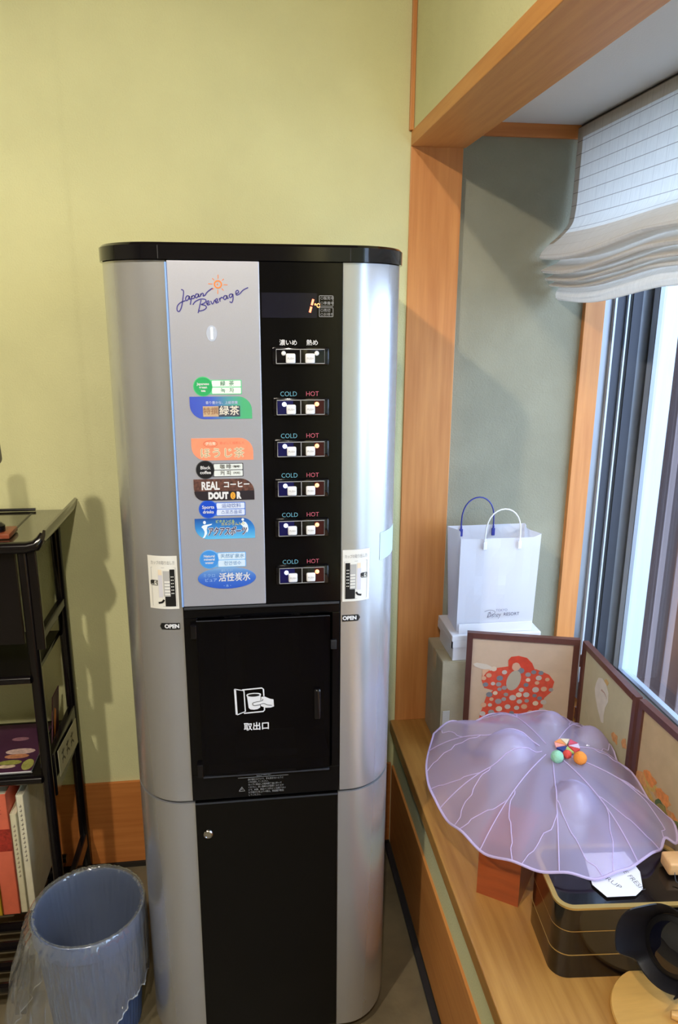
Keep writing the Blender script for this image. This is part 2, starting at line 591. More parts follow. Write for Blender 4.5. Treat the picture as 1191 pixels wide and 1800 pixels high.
# outside
struct('ground', box(1.12, -6, -.35, 8, 9, -.3), 'ground', label='bare ground outside the window')
V, Fc = [], []
prof = []
yy = 1.75
while yy < 9:
    for dy, dx in ((0, 0), (.035, 0), (.05, .03), (.085, .03), (.10, 0)):
        if dy < .1:
            prof.append((yy + dy, dx))
    yy += .10
for (py, dx) in prof:
    for z in (-.3, 3.2):
        for t in (0, .004):
            V.append((1.42 + dx + t, py, z))
for i in range(len(prof) - 1):
    a, b = 4 * i, 4 * (i + 1)
    Fc += [(a, b, b + 2, a + 2), (a + 1, a + 3, b + 3, b + 1), (a + 2, b + 2, b + 3, a + 3), (a, a + 1, b + 1, b)]
mk('corrugated_fence', (V, Fc), 'corrugated', label='pinkish brown corrugated metal wall outside the window', cat='fence')


# ------------------------------------------------------------------ ceiling lamps (out of view, light the room)
def ceiling_lamp(p, label, power):
    t = thing('ceiling_lamp', (p[0], p[1], ZC), label, 'lamp', 'shaded lamps on the ceiling')
    mk('canopy', lathe([(.05, 0), (.05, -.012), (.03, -.02)], (p[0], p[1], ZC), 24), 'white_print', t, True)
    mk('socket', lathe([(.018, -.02), (.018, -.06), (.015, -.065)], (p[0], p[1], ZC), 16), 'black_matt', t, True)
    mk('bulb', lathe([(.012, -.065), (.022, -.08), (.03, -.10), (.022, -.115), (.004, -.12)], (p[0], p[1], ZC), 20),
       M('lamp_bulb', (255, 244, 220), .3, emit=((255, 236, 196), 6)), t, True)
    mk('shade', lathe([(.020, -.055), (.030, -.060), (.075, -.130), (.095, -.172), (.0935, -.172), (.073, -.131), (.028, -.062), (.020, -.058)], (p[0], p[1], ZC), 40, True), 'cabinet', t, True)  # unseen shade, added to block upward light and dim the upper wall
    ld = bpy.data.lights.new('bulb_light', 'POINT')
    ld.energy = power
    ld.color = LAMP_COLOR
    ld.shadow_soft_size = 0.03
    lo = bpy.data.objects.new('bulb_light', ld)
    COL.objects.link(lo)
    lo.parent = t
    lo.location = (0, 0, p[2] - .03 - ZC)


for p, lb, pw in zip(LAMPS, ('ceiling lamp with added shade towards the shelf side', 'ceiling lamp with added shade above the viewer'), LAMP_POWER):
    ceiling_lamp(p, lb, pw)

# ------------------------------------------------------------------ drinks machine
F = 1.24          # plane of the flat front
CX = 0.0275       # centre line
HW, FLAT, DEP = 0.2525, 0.155, 0.12
YBK = 1.79


def ycol(x):
    """front surface of the cabinet at x: flat centre, rounded towards the sides"""
    d = abs(x - CX)
    if d <= FLAT:
        return F
    s = min(1.0, (d - FLAT) / (HW - FLAT))
    return F + DEP * (1 - sqrt(max(0.0, 1 - s * s)))


def wrap(shape):
    return [(v[0], ycol(v[0]) - (F - v[1]), v[2]) for v in shape[0]], shape[1]


def col_profile(xi, side, inset=0.0):
    """plan outline from inner edge xi out to the side, then back"""
    xo = CX + side * (HW - inset)
    pts = [(xi, F + inset)]
    fx = CX + side * FLAT
    pts.append((fx, F + inset))
    for k in range(1, 19):
        a = .5 * pi * k / 18
        pts.append((fx + side * (HW - inset - FLAT) * sin(a), F + inset + (DEP) * (1 - cos(a))))
    pts.append((xo, F + .20))
    pts.append((xo - side * .03, F + .20))
    pts.append((xi, F + .03))
    return pts if side > 0 else pts[::-1]


vm = thing('vending_machine', (CX, 1.5, 0.0), 'tall silver and black hot and cold drinks machine against the wall', 'drinks machine')
mk('cabinet_body', join(box(CX - HW + .004, F + .20, .03, CX + HW - .004, YBK, 1.575, .004), box(CX - .20, F + .045, .04, CX + .20, F + .21, .60),
                        box(CX - .20, F + .045, 1.0, CX + .20, F + .21, 1.574)), 'cabinet', vm)
XA, XB, XM = -0.1125, 0.1665, 0.0325
for side, xi in ((-1, XA), (1, XB)):
    mk('side_column', slab(col_profile(xi, side), .6065, 1.5755), 'silver', vm, True)
    mk('base_column', slab(col_profile(xi + (.004 if side < 0 else -.003), side), .03, .6005), 'silver', vm, True)
    mk('seam', slab(col_profile(xi, side, .004), .600, .607), 'black_matt', vm, True)
    mk('foot', lathe([(.022, 0), (.022, .012), (.012, .014), (.012, .035)], (CX + side * .19, F + .12, 0), 20), 'black_matt', vm, True)
    mk('foot', lathe([(.022, 0), (.022, .012), (.012, .014), (.012, .035)], (CX + side * .19, YBK - .06, 0), 20), 'black_matt', vm, True)
# cap with the same plan as the cabinet
capo = [(CX - FLAT - .004, F - .006), (CX + FLAT + .004, F - .006)]
for k in range(1, 19):
    a = .5 * pi * k / 18
    capo.append((CX + FLAT + .004 + (HW - FLAT) * sin(a), F - .006 + (DEP + .006) * (1 - cos(a))))
capo += [(CX + HW + .004, YBK), (CX - HW - .004, YBK)]
for k in range(18, 0, -1):
    a = .5 * pi * k / 18
    capo.append((CX - FLAT - .004 - (HW - FLAT) * sin(a), F - .006 + (DEP + .006) * (1 - cos(a))))
capin = [(CX + (p[0] - CX) * .985, F + (p[1] - F) * .985 + .004) for p in capo]
n = len(capo)
V = [(p[0], p[1], 1.5765) for p in capo] + [(p[0], p[1], 1.598) for p in capo] + [(p[0], p[1], 1.602) for p in capin]
Fc = [tuple(range(n - 1, -1, -1)), tuple(range(2 * n, 3 * n))]
for i in range(n):
    j = (i + 1) % n
    Fc += [(i, j, n + j, n + i), (n + i, n + j, 2 * n + j, 2 * n + i)]
mk('top_cap', (V, Fc), 'black_gloss', vm, True)
for side in (-1, 1):
    x = CX + side * (FLAT - .005)
    mk('cap_joint', box(x - .0006, F - .0068, 1.5775, x + .0006, F - .0058, 1.597), 'black_matt', vm)
# front panels
fp = mk('drink_panel', box(XA + .002, F - .004, 1.0, XM, F + .02, 1.5755, .0012), 'silver_panel', vm)
mk('edge_strip', box(XA - .0012, F - .0052, 1.0, XA + .0018, F + .02, 1.573, .0006), 'blue_edge', vm)
cp = mk('control_panel', box(XM, F - .004, 1.0, XB - .0006, F + .02, 1.5755, .0008), 'black_panel', vm)
YS = F - .0043    # surface of the two panels

# hand-lettered company logo: strokes in artwork units
SX, SZ = 0.000227, 0.000220


def art(p):
    return (-0.0978 + (p[0] - 600) * SX, 1.5403 - (p[1] - 322) * SZ)


name_strokes = [
    [(636, 360), (652, 370), (646, 420), (634, 478), (617, 510), (603, 503), (606, 474), (628, 450), (662, 436)],
    [(690, 405), (675, 403), (664, 420), (668, 436), (681, 428), (691, 405), (690, 425), (700, 422)],
    [(707, 402), (701, 430), (694, 464)], [(704, 412), (717, 400), (727, 408), (720, 420), (706, 422)],
    [(753, 391), (738, 390), (729, 405), (736, 416), (748, 408), (754, 391), (754, 408), (765, 404)],
    [(769, 386), (766, 406)], [(767, 398), (779, 384), (787, 390), (784, 403), (797, 398), (809, 380), (830, 362), (852, 348)],
    [(712, 464), (730, 441), (768, 424), (800, 428), (797, 447), (768, 462)], [(769, 430), (756, 480), (745, 522)],
    [(768, 462), (797, 469), (802, 485), (781, 501), (750, 507)],
    [(806, 458), (822, 448), (820, 436), (809, 443), (811, 464), (832, 457)],
    [(835, 436), (846, 458), (863, 428)],
    [(866, 442), (882, 433), (879, 421), (867, 430), (872, 450), (891, 441)],
    [(895, 416), (899, 440)], [(897, 427), (908, 412), (919, 415)],
    [(946, 399), (930, 401), (923, 416), (932, 427), (944, 415), (948, 399), (949, 418), (959, 413)],
    [(986, 388), (970, 389), (962, 402), (970, 413), (983, 402), (988, 388), (989, 420), (980, 446), (964, 440)],
    [(1008, 387), (1028, 376), (1023, 362), (1010, 370), (1013, 394), (1035, 386), (1060, 360), (1095, 342)]]
lg = mk('logo_lettering', strokes([[art(p) for p in s] for s in name_strokes], .0016, YS), 'logo_blue', vm)
sun = []
for k in range(8):
    a = 2 * pi * k / 8 + .05
    r0, r1 = (38, 66 if k % 2 == 0 else 56)
    sun.append([art((888 + cos(a) * r0, 322 + sin(a) * r0)), art((888 + cos(a) * (r0 + r1) / 2, 322 + sin(a) * (r0 + r1) / 2)), art((888 + cos(a) * r1, 322 + sin(a) * r1))])
ring = [art((888 + 24 * cos(2 * pi * k / 20), 322 + 24 * sin(2 * pi * k / 20))) for k in range(21)]
mk('logo_sun', join(strokes(sun, .0011, YS), strokes([ring], .0022, YS, sm=False),
                    plate(ellipse(*art((884, 322)), .0012, .0016), YS, .0003)), 'logo_orange', vm)
ho = mk('seal_sticker', plate(ellipse(-.0449, 1.4652, .0085, .0125), YS + .0003, .0006), M('seal_pearl', (206, 216, 240), .25, .3), vm)
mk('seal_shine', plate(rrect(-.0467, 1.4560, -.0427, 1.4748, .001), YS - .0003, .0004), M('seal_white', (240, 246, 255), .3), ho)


def leaf(x0, z0, x1, z1):
    h = z1 - z0
    return rrect(x0, z0, x1, z1, (h * .62, 0, h * .62, 0), 8)


def badge(cx, cz, r, x1, z0, z1, words, ink, rim, bars, mats):
    """round language badge with two white bars beside it"""
    m_disc, m_rim, m_bar = mats
    b = mk('language_badge', join(plate(rrect(cx, z0 - .0012, x1 + .0014, z1 + .0012, .0012), YS + .0002, .0005), plate(ellipse(cx, cz, r + .0012, r + .0012), YS + .0002, .0006)), m_rim, vm)
    mk('disc', plate(ellipse(cx, cz, r, r), YS - .0003, .0004), m_disc, b)
    zm = (z0 + z1) / 2
    for k, (za, zb) in enumerate(((zm + .0007, z1), (z0, zm - .0007))):
        mk('bar', plate(rrect(cx + r * .95, za, x1, zb, .0012), YS - .0003, .0003), m_bar, b)
        for body, off, sz in bars[k]:
            mk('bar_text', text_shape(body, sz, (cx + r + x1) / 2 + off, (za + zb) / 2, YS - .0008, bold=.0001), ink, b)
    for wd, dz, sz in words:
        mk('disc_text', text_shape(wd, sz, cx, cz + dz, YS - .0010, bold=.00012), 'white_print', b)


G = M('badge_green', (38, 166, 96), .5); GR = M('badge_green_rim', (96, 200, 142), .5); GB = M('bar_mint', (226, 244, 234), .5); GI = M('ink_green', (96, 140, 118), .6)
badge(-.0618, 1.3814, .0148, -.0012, 1.3698, 1.3908, (('Japanese', .0042, .0056), ('green', -.0012, .0056), ('tea', -.0066, .0056)), GI, GR,
      ((('緑', -.006, .0085), ('茶', .008, .0085)), (('녹', -.006, .0085), ('차', .008, .0085))), (G, GR, GB))
K = M('badge_black', (20, 20, 26), .4); KR = M('badge_grey_rim', (82, 84, 90), .5); KB = M('bar_white', (222, 228, 228), .5)
badge(-.0636, 1.2437, .0148, -.0022, 1.2324, 1.2532, (('Black', .0036, .0078), ('coffee', -.0046, .0074)), 'dark_print', KR,
      ((('咖', -.010, .0085), ('啡', .0005, .0085), ('（咖啡）', .0135, .0045)), (('커', -.010, .0085), ('피', .0005, .0085), ('（커피）', .0135, .0045))), (K, KR, KB))
S1 = M('badge_blue', (22, 74, 196), .4); SR = M('badge_blue_rim', (70, 116, 210), .5); SB = M('bar_blue_white', (214, 224, 246), .5); SI = M('ink_blue', (110, 130, 190), .6)
badge(-.0616, 1.1756, .0148, -.0006, 1.1646, 1.1858, (('Sports', .0036, .0078), ('drinks', -.0048, .0074)), SI, SR,
      ((('运动饮料', .001, .0082),), (('스포츠음료', .001, .0078),)), (S1, SR, SB))
N1 = M('badge_sky', (66, 142, 220), .4); NR = M('badge_sky_rim', (110, 172, 230), .5); NB = M('bar_sky_white', (206, 226, 246), .5); NI = M('ink_sky', (126, 164, 206), .6)
badge(-.0632, 1.0861, .0158, -.0020, 1.0722, 1.0968, (('Natural', .0060, .0062), ('mineral', .0002, .0062), ('water', -.0058, .0062)), NI, NR,
      ((('天然矿泉水', .001, .0082),), (('천연생수', .001, .0082),)), (N1, NR, NB))


def gradient(name, stops, axis, a, b, rough=.45):
    """smooth print gradient along object axis from a to b"""
    m = bpy.data.materials.new(name); m.use_nodes = True
    nt = m.node_tree; bs = nt.nodes['Principled BSDF']; bs.inputs['Roughness'].default_value = rough
    tc = nt.nodes.new('ShaderNodeTexCoord'); sp = nt.nodes.new('ShaderNodeSeparateXYZ'); mr = nt.nodes.new('ShaderNodeMapRange'); cr = nt.nodes.new('ShaderNodeValToRGB')
    nt.links.new(tc.outputs['Object'], sp.inputs[0]); nt.links.new(sp.outputs['xyz'.index(axis)], mr.inputs[0])
    mr.inputs[1].default_value = a; mr.inputs[2].default_value = b
    while len(cr.color_ramp.elements) < len(stops): cr.color_ramp.elements.new(.5)
    for e, (p, c) in zip(cr.color_ramp.elements, stops):
        e.position = p; e.color = lin(c)
    nt.links.new(mr.outputs[0], cr.inputs[0]); nt.links.new(cr.outputs[0], bs.inputs['Base Color'])
    return m


# green tea label
d = mk('drink_label', plate(leaf(-.0844, 1.3286, .0160, 1.3651), YS + .0002, .0006),
       gradient('tea_label_print', ((0, (62, 84, 190)), (.35, (70, 96, 196)), (.6, (84, 150, 168)), (.85, (78, 176, 124))), 'x', -.0844 - CX, .016 - CX), vm)
mk('gold_box', plate(rrect(-.0635, 1.3325, -.0385, 1.3495, .0004), YS - .0004, .0003), M('tan_print', (194, 166, 132), .6), d)
mk('dark_box', plate(rrect(-.0385, 1.3322, -.0035, 1.3500, .0004), YS - .0004, .0003), M('slate_print', (62, 68, 84), .6), d)
mk('label_text', text_shape('特撰', .0125, -.051, 1.3410, YS - .0009, bold=.0001), M('brown_print', (150, 108, 84), .6), d)
mk('label_text', text_shape('緑茶', .0165, -.021, 1.3411, YS - .0009, bold=.00025), M('cream_print', (226, 220, 208), .6), d)
mk('label_text', text_shape('香り豊かな、上級茶葉', .0052, -.033, 1.3550, YS - .0006, bold=.0001), M('pale_lilac_print', (184, 192, 226), .6), d)
# roasted tea label
d = mk('drink_label', plate(leaf(-.0847, 1.2596, .0163, 1.2968), YS + .0002, .0006), M('orange_print', (250, 146, 112), .5, var=(90, .05)), vm)
mk('label_text', text_shape('ほうじ茶', .0175, -.035, 1.2710, YS - .0006, bold=.0009, space=1.12), M('pale_peach_print', (248, 222, 196), .6), d)
mk('label_text', text_shape('ほうじ茶', .0175, -.035, 1.2710, YS - .0011, space=1.12), M('sage_print', (176, 160, 126), .6), d)
mk('small_emblem', strokes([ellipse(-.0535, 1.2875, .0115, .0052, 24) + [(-.0420, 1.2875)]], .0007, YS - .0006, sm=False), M('rust_print', (206, 98, 76), .6), d)
mk('label_text', text_shape('伊右衛', .0056, -.0535, 1.2875, YS - .0008, bold=.0001), M('peach_white', (252, 226, 206), .6), d)
mk('label_text', text_shape('香ばしく焙煎した', .0052, -.018, 1.2880, YS - .0006), M('rust_print2', (214, 108, 84), .6), d)
# coffee label
bean = M('bean_photo_print', (120, 78, 66), .5, var=(170, .5), col2=(40, 24, 26))
d = mk('drink_label', plate(leaf(-.0840, 1.1905, .0166, 1.2276), YS + .0002, .0006), bean, vm)
mk('dark_band', plate(rrect(-.0835, 1.1907, .0164, 1.2068, (.0155, 0, .0, 0)), YS - .0004, .0002), M('espresso_print', (36, 28, 36), .5), d)
mk('label_text', text_shape('REAL', .0190, -.0565, 1.2155, YS - .0009, bold=.0007, w=.030), 'white_print', d)
mk('label_text', text_shape('コーヒー', .0125, -.0130, 1.2172, YS - .0009, bold=.0004, w=.042), 'white_print', d)
mk('label_text', text_shape('DOUT', .0150, -.0440, 1.1985, YS - .0009, bold=.0012, w=.0335, space=1.1), 'white_print', d)
mk('label_text', text_shape('R', .0150, -.0100, 1.1985, YS - .0009, bold=.0012, w=.0078), 'white_print', d)
mk('bean_letter', plate(ellipse(-.0195, 1.1985, .0042, .0062), YS - .0006, .0004), M('amber_print', (232, 168, 58), .5), d)
mk('bean_letter_slit', strokes([[(-.0205, 1.2030), (-.0188, 1.2), (-.0202, 1.1970), (-.0185, 1.1940)]], .0007, YS - .0012), M('amber_dark_print', (140, 84, 30), .5), d)
# sports drink label
d = mk('drink_label', plate(leaf(-.0851, 1.1226, .0160, 1.1593), YS + .0002, .0006),
       gradient('sport_label_print', ((0, (96, 186, 236)), (.5, (50, 134, 210)), (1, (30, 78, 160))), 'z', 1.1226, 1.1593), vm)
mk('label_text', text_shape('アクアスポーツ', .0165, -.0315, 1.1350, YS - .0008, bold=.0012, w=.066, shear=.25), 'white_print', d)
mk('label_text', text_shape('アクアスポーツ', .0165, -.0315, 1.1350, YS - .0011, bold=.0003, w=.065, shear=.25), M('navy_print', (44, 40, 96), .5), d)
mk('label_text', text_shape('ビタミンC＆', .0058, -.034, 1.1535, YS - .0007, bold=.0002), M('lime_print', (176, 198, 120), .5), d)
mk('label_text', text_shape('カルシウム入り', .0058, -.021, 1.1485, YS - .0007, bold=.0002), M('gold_print', (198, 190, 110), .5), d)
ath1 = [(-.0735, 1.1240), (-.0700, 1.1300), (-.0690, 1.1360), (-.0720, 1.1420), (-.0745, 1.1445), (-.0720, 1.1470), (-.0690, 1.1480), (-.0560, 1.1500), (-.0570, 1.1482), (-.0640, 1.1455), (-.0655, 1.1400), (-.0650, 1.1330), (-.0690, 1.1260)]
ath2 = [(-.0080, 1.1480), (-.0040, 1.1530), (.0010, 1.1510), (.0040, 1.1460), (.0050, 1.1380), (.0030, 1.1330), (-.0010, 1.1360), (.0000, 1.1410), (-.0040, 1.1430)]
mk('athlete_figure', join(plate(ath1, YS - .0004, .0002), plate(ellipse(-.0688, 1.1525, .0024, .0030, 16), YS - .0004, .0002)), M('pale_figure_print', (226, 236, 246), .5), d)
mk('athlete_figure', join(plate(ath2, YS - .0004, .0002), plate(ellipse(-.0042, 1.1560, .0023, .0023, 16), YS - .0004, .0002)), M('pale_figure_print2', (226, 236, 246), .5), d)
# mineral water oval
d = mk('drink_label', plate(ellipse(-.0342, 1.0513, .0500, .0198, 48), YS + .0002, .0007),
       gradient('water_label_print', ((0, (40, 84, 190)), (.45, (56, 104, 200)), (.8, (92, 140, 206)), (1, (130, 170, 214))), 'z', 1.0315, 1.0711), vm)
mk('label_text', text_shape('活性炭水', .0165, -.0215, 1.0518, YS - .0010, bold=.0003, w=.054, shear=.12), 'white_print', d)
mk('label_text', text_shape('ミクロ', .0072, -.0645, 1.0565, YS - .0010), M('pale_blue_print', (150, 184, 226), .5), d)
mk('label_text', text_shape('ピュア', .0072, -.0620, 1.0480, YS - .0010), M('pale_blue_print2', (176, 204, 236), .5), d)
mk('label_text', text_shape('おいしい', .0050, -.034, 1.0650, YS - .0010), M('pale_blue_print3', (170, 198, 226), .5), d)
mk('label_text', text_shape('・水・', .0055, -.034, 1.0368, YS - .0010), M('pale_blue_print4', (170, 204, 240), .5), d)

# buttons
ROWS = [(1.4295, .0225, '濃いめ', '熱め'), (1.3470, .0238, 'COLD', 'HOT'), (1.2770, .0244, 'COLD', 'HOT'), (1.2090, .0252, 'COLD', 'HOT'), (1.1390, .0262, 'COLD', 'HOT'), (1.0530, .0278, 'COLD', 'HOT')]
for k, (zc, h, ta, tb) in enumerate(ROWS):
    hz = h / 2 + .003
    bp = mk('button_panel', box(.0500, F - .0105, zc - hz, .1435, F - .0035, zc + hz, .003, 2), 'black_gloss', vm, True)
    yb = F - .0108
    x0, x1 = .0568, .1354
    inner = [[(x0, zc - h / 2), (x1, zc - h / 2), (x1, zc + h / 2), (x0, zc + h / 2), (x0, zc - h / 2)], [((x0 + x1) / 2, zc - h / 2), ((x0 + x1) / 2, zc + h / 2)]]
    mk('outline', strokes(inner, .0013, yb, sm=False), 'grey_print', bp)
    if k:
        mk('lamp_glow_plate', plate(rrect(x0 + .001, zc - h / 2 + .001, x0 + .0265, zc + h / 2 - .001, .001), yb + .0004, .0005), 'glow_blue', bp)  # self-glowing plates standing in for the indicator lamps' halo on the panel
        mk('lamp_glow_plate', plate(rrect(x1 - .0175, zc - h / 2 + .001, x1 - .001, zc + h / 2 - .001, .001), yb + .0004, .0005), 'glow_red', bp)
    for j, (bx, lx) in enumerate(((.0800, .0688), (.1115, .1226))):
        pb = mk('push_button', box(bx - .0078, yb - .005, zc - .0112, bx + .0078, yb + .001, zc + .0048, .0024, 3), 'button', bp, True)
        mk('indicator_lamp', xf(lathe([(.0037, 0), (.0037, .0015), (.0026, .0026), (.0006, .003)], (0, 0, 0), 18), Matrix.Translation((lx, yb, zc + h * .22)) @ Matrix.Rotation(radians(90), 4, 'X')),
           'lamp_off' if k == 0 else ('lamp_cold' if j == 0 else 'lamp_hot'), bp, True)
        mk('button_text', text_shape('PUSH', .0046, bx, zc - .0032, yb - .0052), 'grey_print', bp)
    if k == 0:
        mk('heading', text_shape(ta, .0098, .0770, zc + hz + .0068, F - .0045, bold=.0001), 'white_print', vm)
        mk('heading', text_shape(tb, .0098, .1160, zc + hz + .0068, F - .0045, bold=.0001), 'white_print', vm)
    else:
        mk('heading', text_shape(ta, .0110, .0765, zc + hz + .0062, F - .0045, w=.0270, bold=-.0001), 'cold_print', vm)
        mk('heading', text_shape(tb, .0110, .1158, zc + hz + .0062, F - .0045, w=.0210, bold=-.0001), 'hot_print', vm)
# display
dp = mk('display_window', plate(rrect(.0350, 1.4900, .1235, 1.5285, .0005), F - .0040, .0005), 'display', vm)
for (xa, za, xb, zb) in ((.1178, 1.5190, .1152, 1.5098), (.1146, 1.5074, .1122, 1.4985)):
    mk('digit_segment', strokes([[(xa, za), (xb, zb)]], .0034, F - .0048, sm=False), 'digit', dp)
mk('degree_sign', text_shape('℃', .0085, .1240, 1.5088, F - .0050, bold=.0002), M('amber_glow', (255, 190, 120), .4, emit=((255, 150, 84), 2.0)), dp)
fr = mk('status_frame', strokes([rrect(.1275, 1.5085, .1498, 1.5245, .001) + [(.1275, 1.5095)], rrect(.1275, 1.4920, .1498, 1.5060, .001) + [(.1275, 1.4930)]], .0008, F - .0042, sm=False), 'grey_print', vm)
for zt, s in ((1.5203, '○販売中'), (1.5127, '○準備中'), (1.5015, '○売切'), (1.4952, '○お待ち')):
    mk('status_text', text_shape(s, .0056, .1292, zt, F - .0046, align='LEFT'), 'grey_print', fr)

# pick-up compartment: surround, inner recess, smoked door
ps = mk('pickup_surround', join(box(XA, F - .002, .955 + .022, XB - .002, F + .03, .9985, .001), box(XA, F - .002, .607, XB - .002, F + .03, .6620, .001),
                                box(XA, F - .002, .662, XA + .024, F + .03, .977, .001), box(XB - .016, F - .002, .662, XB - .002, F + .03, .977, .001)), 'black_panel', vm)
mk('pickup_ledge', box(XA + .002, F - .006, .9945, XB - .004, F - .001, .9985, .0008), 'cabinet', vm)
mk('pickup_recess', join(box(XA + .02, F + .15, .64, XB - .012, F + .16, .99), box(XA + .02, F + .03, .64, XB - .012, F + .15, .65),
                         box(XA + .012, F + .03, .64, XA + .022, F + .15, .99), box(XB - .014, F + .03, .64, XB - .006, F + .15, .99)), 'black_matt', vm)
for bx in ((-.045, F + .10, .78, -.015, F + .12, .965, .003), (.085, F + .10, .80, .10, F + .12, .965, .003), (-.03, F + .05, .655, .09, F + .13, .672, .004)):
    mk('cup_guide', box(*bx), 'inner_grey', vm)
# door: gently bowed top and bottom edges
def door_out(x0, x1, z0, z1, bow):
    o = [(x0 + (x1 - x0) * k / 10, z0 - bow * sin(pi * k / 10)) for k in range(11)]
    o += [(x1 - (x1 - x0) * k / 10, z1 + bow * sin(pi * k / 10)) for k in range(11)]
    return o
pdr = mk('pickup_door', plate(door_out(-.0905, .1455, .6665, .9735, .0045), F - .004, .008), 'smoke', vm)
YD = F - .0123
mk('door_edge_highlight', box(-.090, F - .0128, .6605, .145, F - .004, .6632, .0005), 'alu_dark', pdr)  # grey strips standing in for the bright highlights along the door edges
mk('door_edge_highlight', box(-.090, F - .0128, .9745, .145, F - .010, .9757, .0003), 'alu_dark', pdr)
mk('door_handle', box(.1155, F - .020, .772, .1285, F - .011, .834, .004, 3), 'black_gloss', pdr, True)
for zz in (.955, .675):
    mk('hinge', box(-.1015, F - .012, zz - .014, -.0885, F - .001, zz + .014, .003), 'black_gloss', pdr)
mk('latch_tab', box(.1475, F - .006, .906, .1585, F - .001, .924, .001), 'black_matt', vm)
# pictogram: open flap, cup, hand
PU = 0.000079


def pic(p):
    return (-.0283 + (p[0] - 140) * PU, .8412 - (p[1] - 190) * PU)


mk('pictogram_flap', strokes([[pic(p) for p in ((158, 195), (180, 850))]], .0036, YD, sm=False), 'white_print', pdr)
mk('pictogram_flap_edge', strokes([[pic(p) for p in ((150, 196), (360, 250), (380, 780), (186, 856))]], .0021, YD, sm=False), 'white_print', pdr)
mk('pictogram_frame', strokes([[pic(p) for p in ((320, 226), (770, 205), (805, 240), (812, 415))], [pic(p) for p in ((345, 826), (790, 806), (820, 770), (818, 700))]], .0024, YD, sm=False), 'white_print', pdr)
cup_o = [(412, 372), (428, 344), (480, 326), (580, 318), (690, 326), (740, 346), (750, 372), (738, 410), (722, 700), (660, 738), (580, 748), (500, 736), (458, 696), (428, 410)]
mk('pictogram_cup', plate([pic(p) for p in cup_o], YD, .0003), 'white_print', pdr)
mk('pictogram_cup_mouth', plate([pic((580 + 135 * cos(2 * pi * k / 24), 375 + 36 * sin(2 * pi * k / 24))) for k in range(24)], YD - .0004, .0003), 'black_print', pdr)
hand_o = [(748, 432), (830, 425), (950, 490), (1030, 510), (1040, 690), (960, 715), (850, 712), (740, 664), (738, 620), (600, 638), (556, 606), (570, 562), (640, 545), (745, 520)]
mk('pictogram_hand', plate([pic(p) for p in hand_o], YD - .0004, .0003), 'white_print', pdr)
mk('pictogram_hand_lines', strokes([[pic(p) for p in ((786, 480), (770, 522), (640, 546), (566, 566), (552, 604), (596, 638), (740, 618))], [pic(p) for p in ((740, 606), (820, 602), (890, 640), (990, 658))]], .0011, YD - .0008), 'dark_print', pdr)
mk('pictogram_text', text_shape('取出口', .0170, .0105, .7620, YD - .0003, bold=.0004, w=.0450), 'white_print', pdr)
# caution notice
cn = mk('caution_notice', text_shape('⚠注意', .0088, .0215, .6560, F - .0026, bold=.0003), 'grey_print', vm)
mk('notice_rule', strokes([[(-.0270, .6495), (.0680, .6495)]], .0010, F - .0023, sm=False), 'grey_print', cn)
for q, ln in enumerate(('扉が開きますので、手を挟まないように', '十分注意してください。', 'カップの取出しは販売終了後に行って', 'ください。熱い飲料は大変熱くなります', 'ので、火傷、商品のこぼれにご注意下さい', 'お子様がお買上げの時は、保護者が取出', 'してください。')):
    mk('notice_text', text_shape(ln, .0048, -.0085, .6445 - q * .0056, F - .0026, align='LEFT', sx=.78, res=1), 'grey_print', cn)
mk('notice_triangle', strokes([[(-.0255, .6210), (-.0150, .6210), (-.0202, .6300), (-.0255, .6210)]], .0012, F - .0023, sm=False), 'grey_print', cn)
mk('notice_mark', strokes([[(-.0202, .6270), (-.0202, .6235)]], .0010, F - .0023, sm=False), 'grey_print', cn)
# lower door with lock
ld_ = mk('lower_door', box(XA + .004, F - .003, .035, XB - .004, F + .02, .6005, .0015), 'black_low', vm)
mk('door_edge', box(XA + .004, F - .0038, .5985, XB - .004, F - .002, .6012), 'cabinet', ld_)
lkm = Matrix.Translation((-.0867, F - .003, .5326)) @ Matrix.Rotation(radians(90), 4, 'X')
lk = mk('lock', xf(lathe([(.0095, 0), (.0095, .002), (.008, .004), (.0062, .0045), (.0058, .003), (.004, .003)], (0, 0, 0), 24), lkm), 'chrome', ld_, True)
mk('rivet', xf(lathe([(.0035, 0), (.0035, .0015), (.001, .0025)], (0, 0, 0), 14), Matrix.Translation((.2250, ycol(.2250), .07)) @ Matrix.Rotation(radians(90), 4, 'X')), 'chrome', vm, True)

# OPEN arrows and instruction stickers, wrapped on the rounded columns
def grid_plate(x0, z0, x1, z1, y, nx=14):
    V, Fc = [], []
    for i in range(nx + 1):
        x = x0 + (x1 - x0) * i / nx
        V += [(x, y, z0), (x, y, z1)]
    for i in range(nx):
        Fc.append((2 * i, 2 * i + 2, 2 * i + 3, 2 * i + 1))
    return V, Fc


for side in (-1, 1):
    xa, xb = ((-.1510, -.1190) if side < 0 else (.1690, .1985))
    zc = .9630 if side < 0 else .9635
    tip = xa - .003 if side < 0 else xb + .004
    g = grid_plate(xa, zc - .0062, xb, zc + .0062, F - .0005)
    tri = ([(tip, F - .0005, zc), (xa if side < 0 else xb, F - .0005, zc - .0062), (xa if side < 0 else xb, F - .0005, zc + .0062)], [(0, 1, 2)])
    oa = mk('open_arrow', wrap(join(g, tri)), 'black_print', vm)
    mk('arrow_text', wrap(text_shape('OPEN', .0100, (xa + xb) / 2 + (.002 if side < 0 else -.001), zc, F - .0009, bold=.0005, w=.0255)), 'white_print', oa)

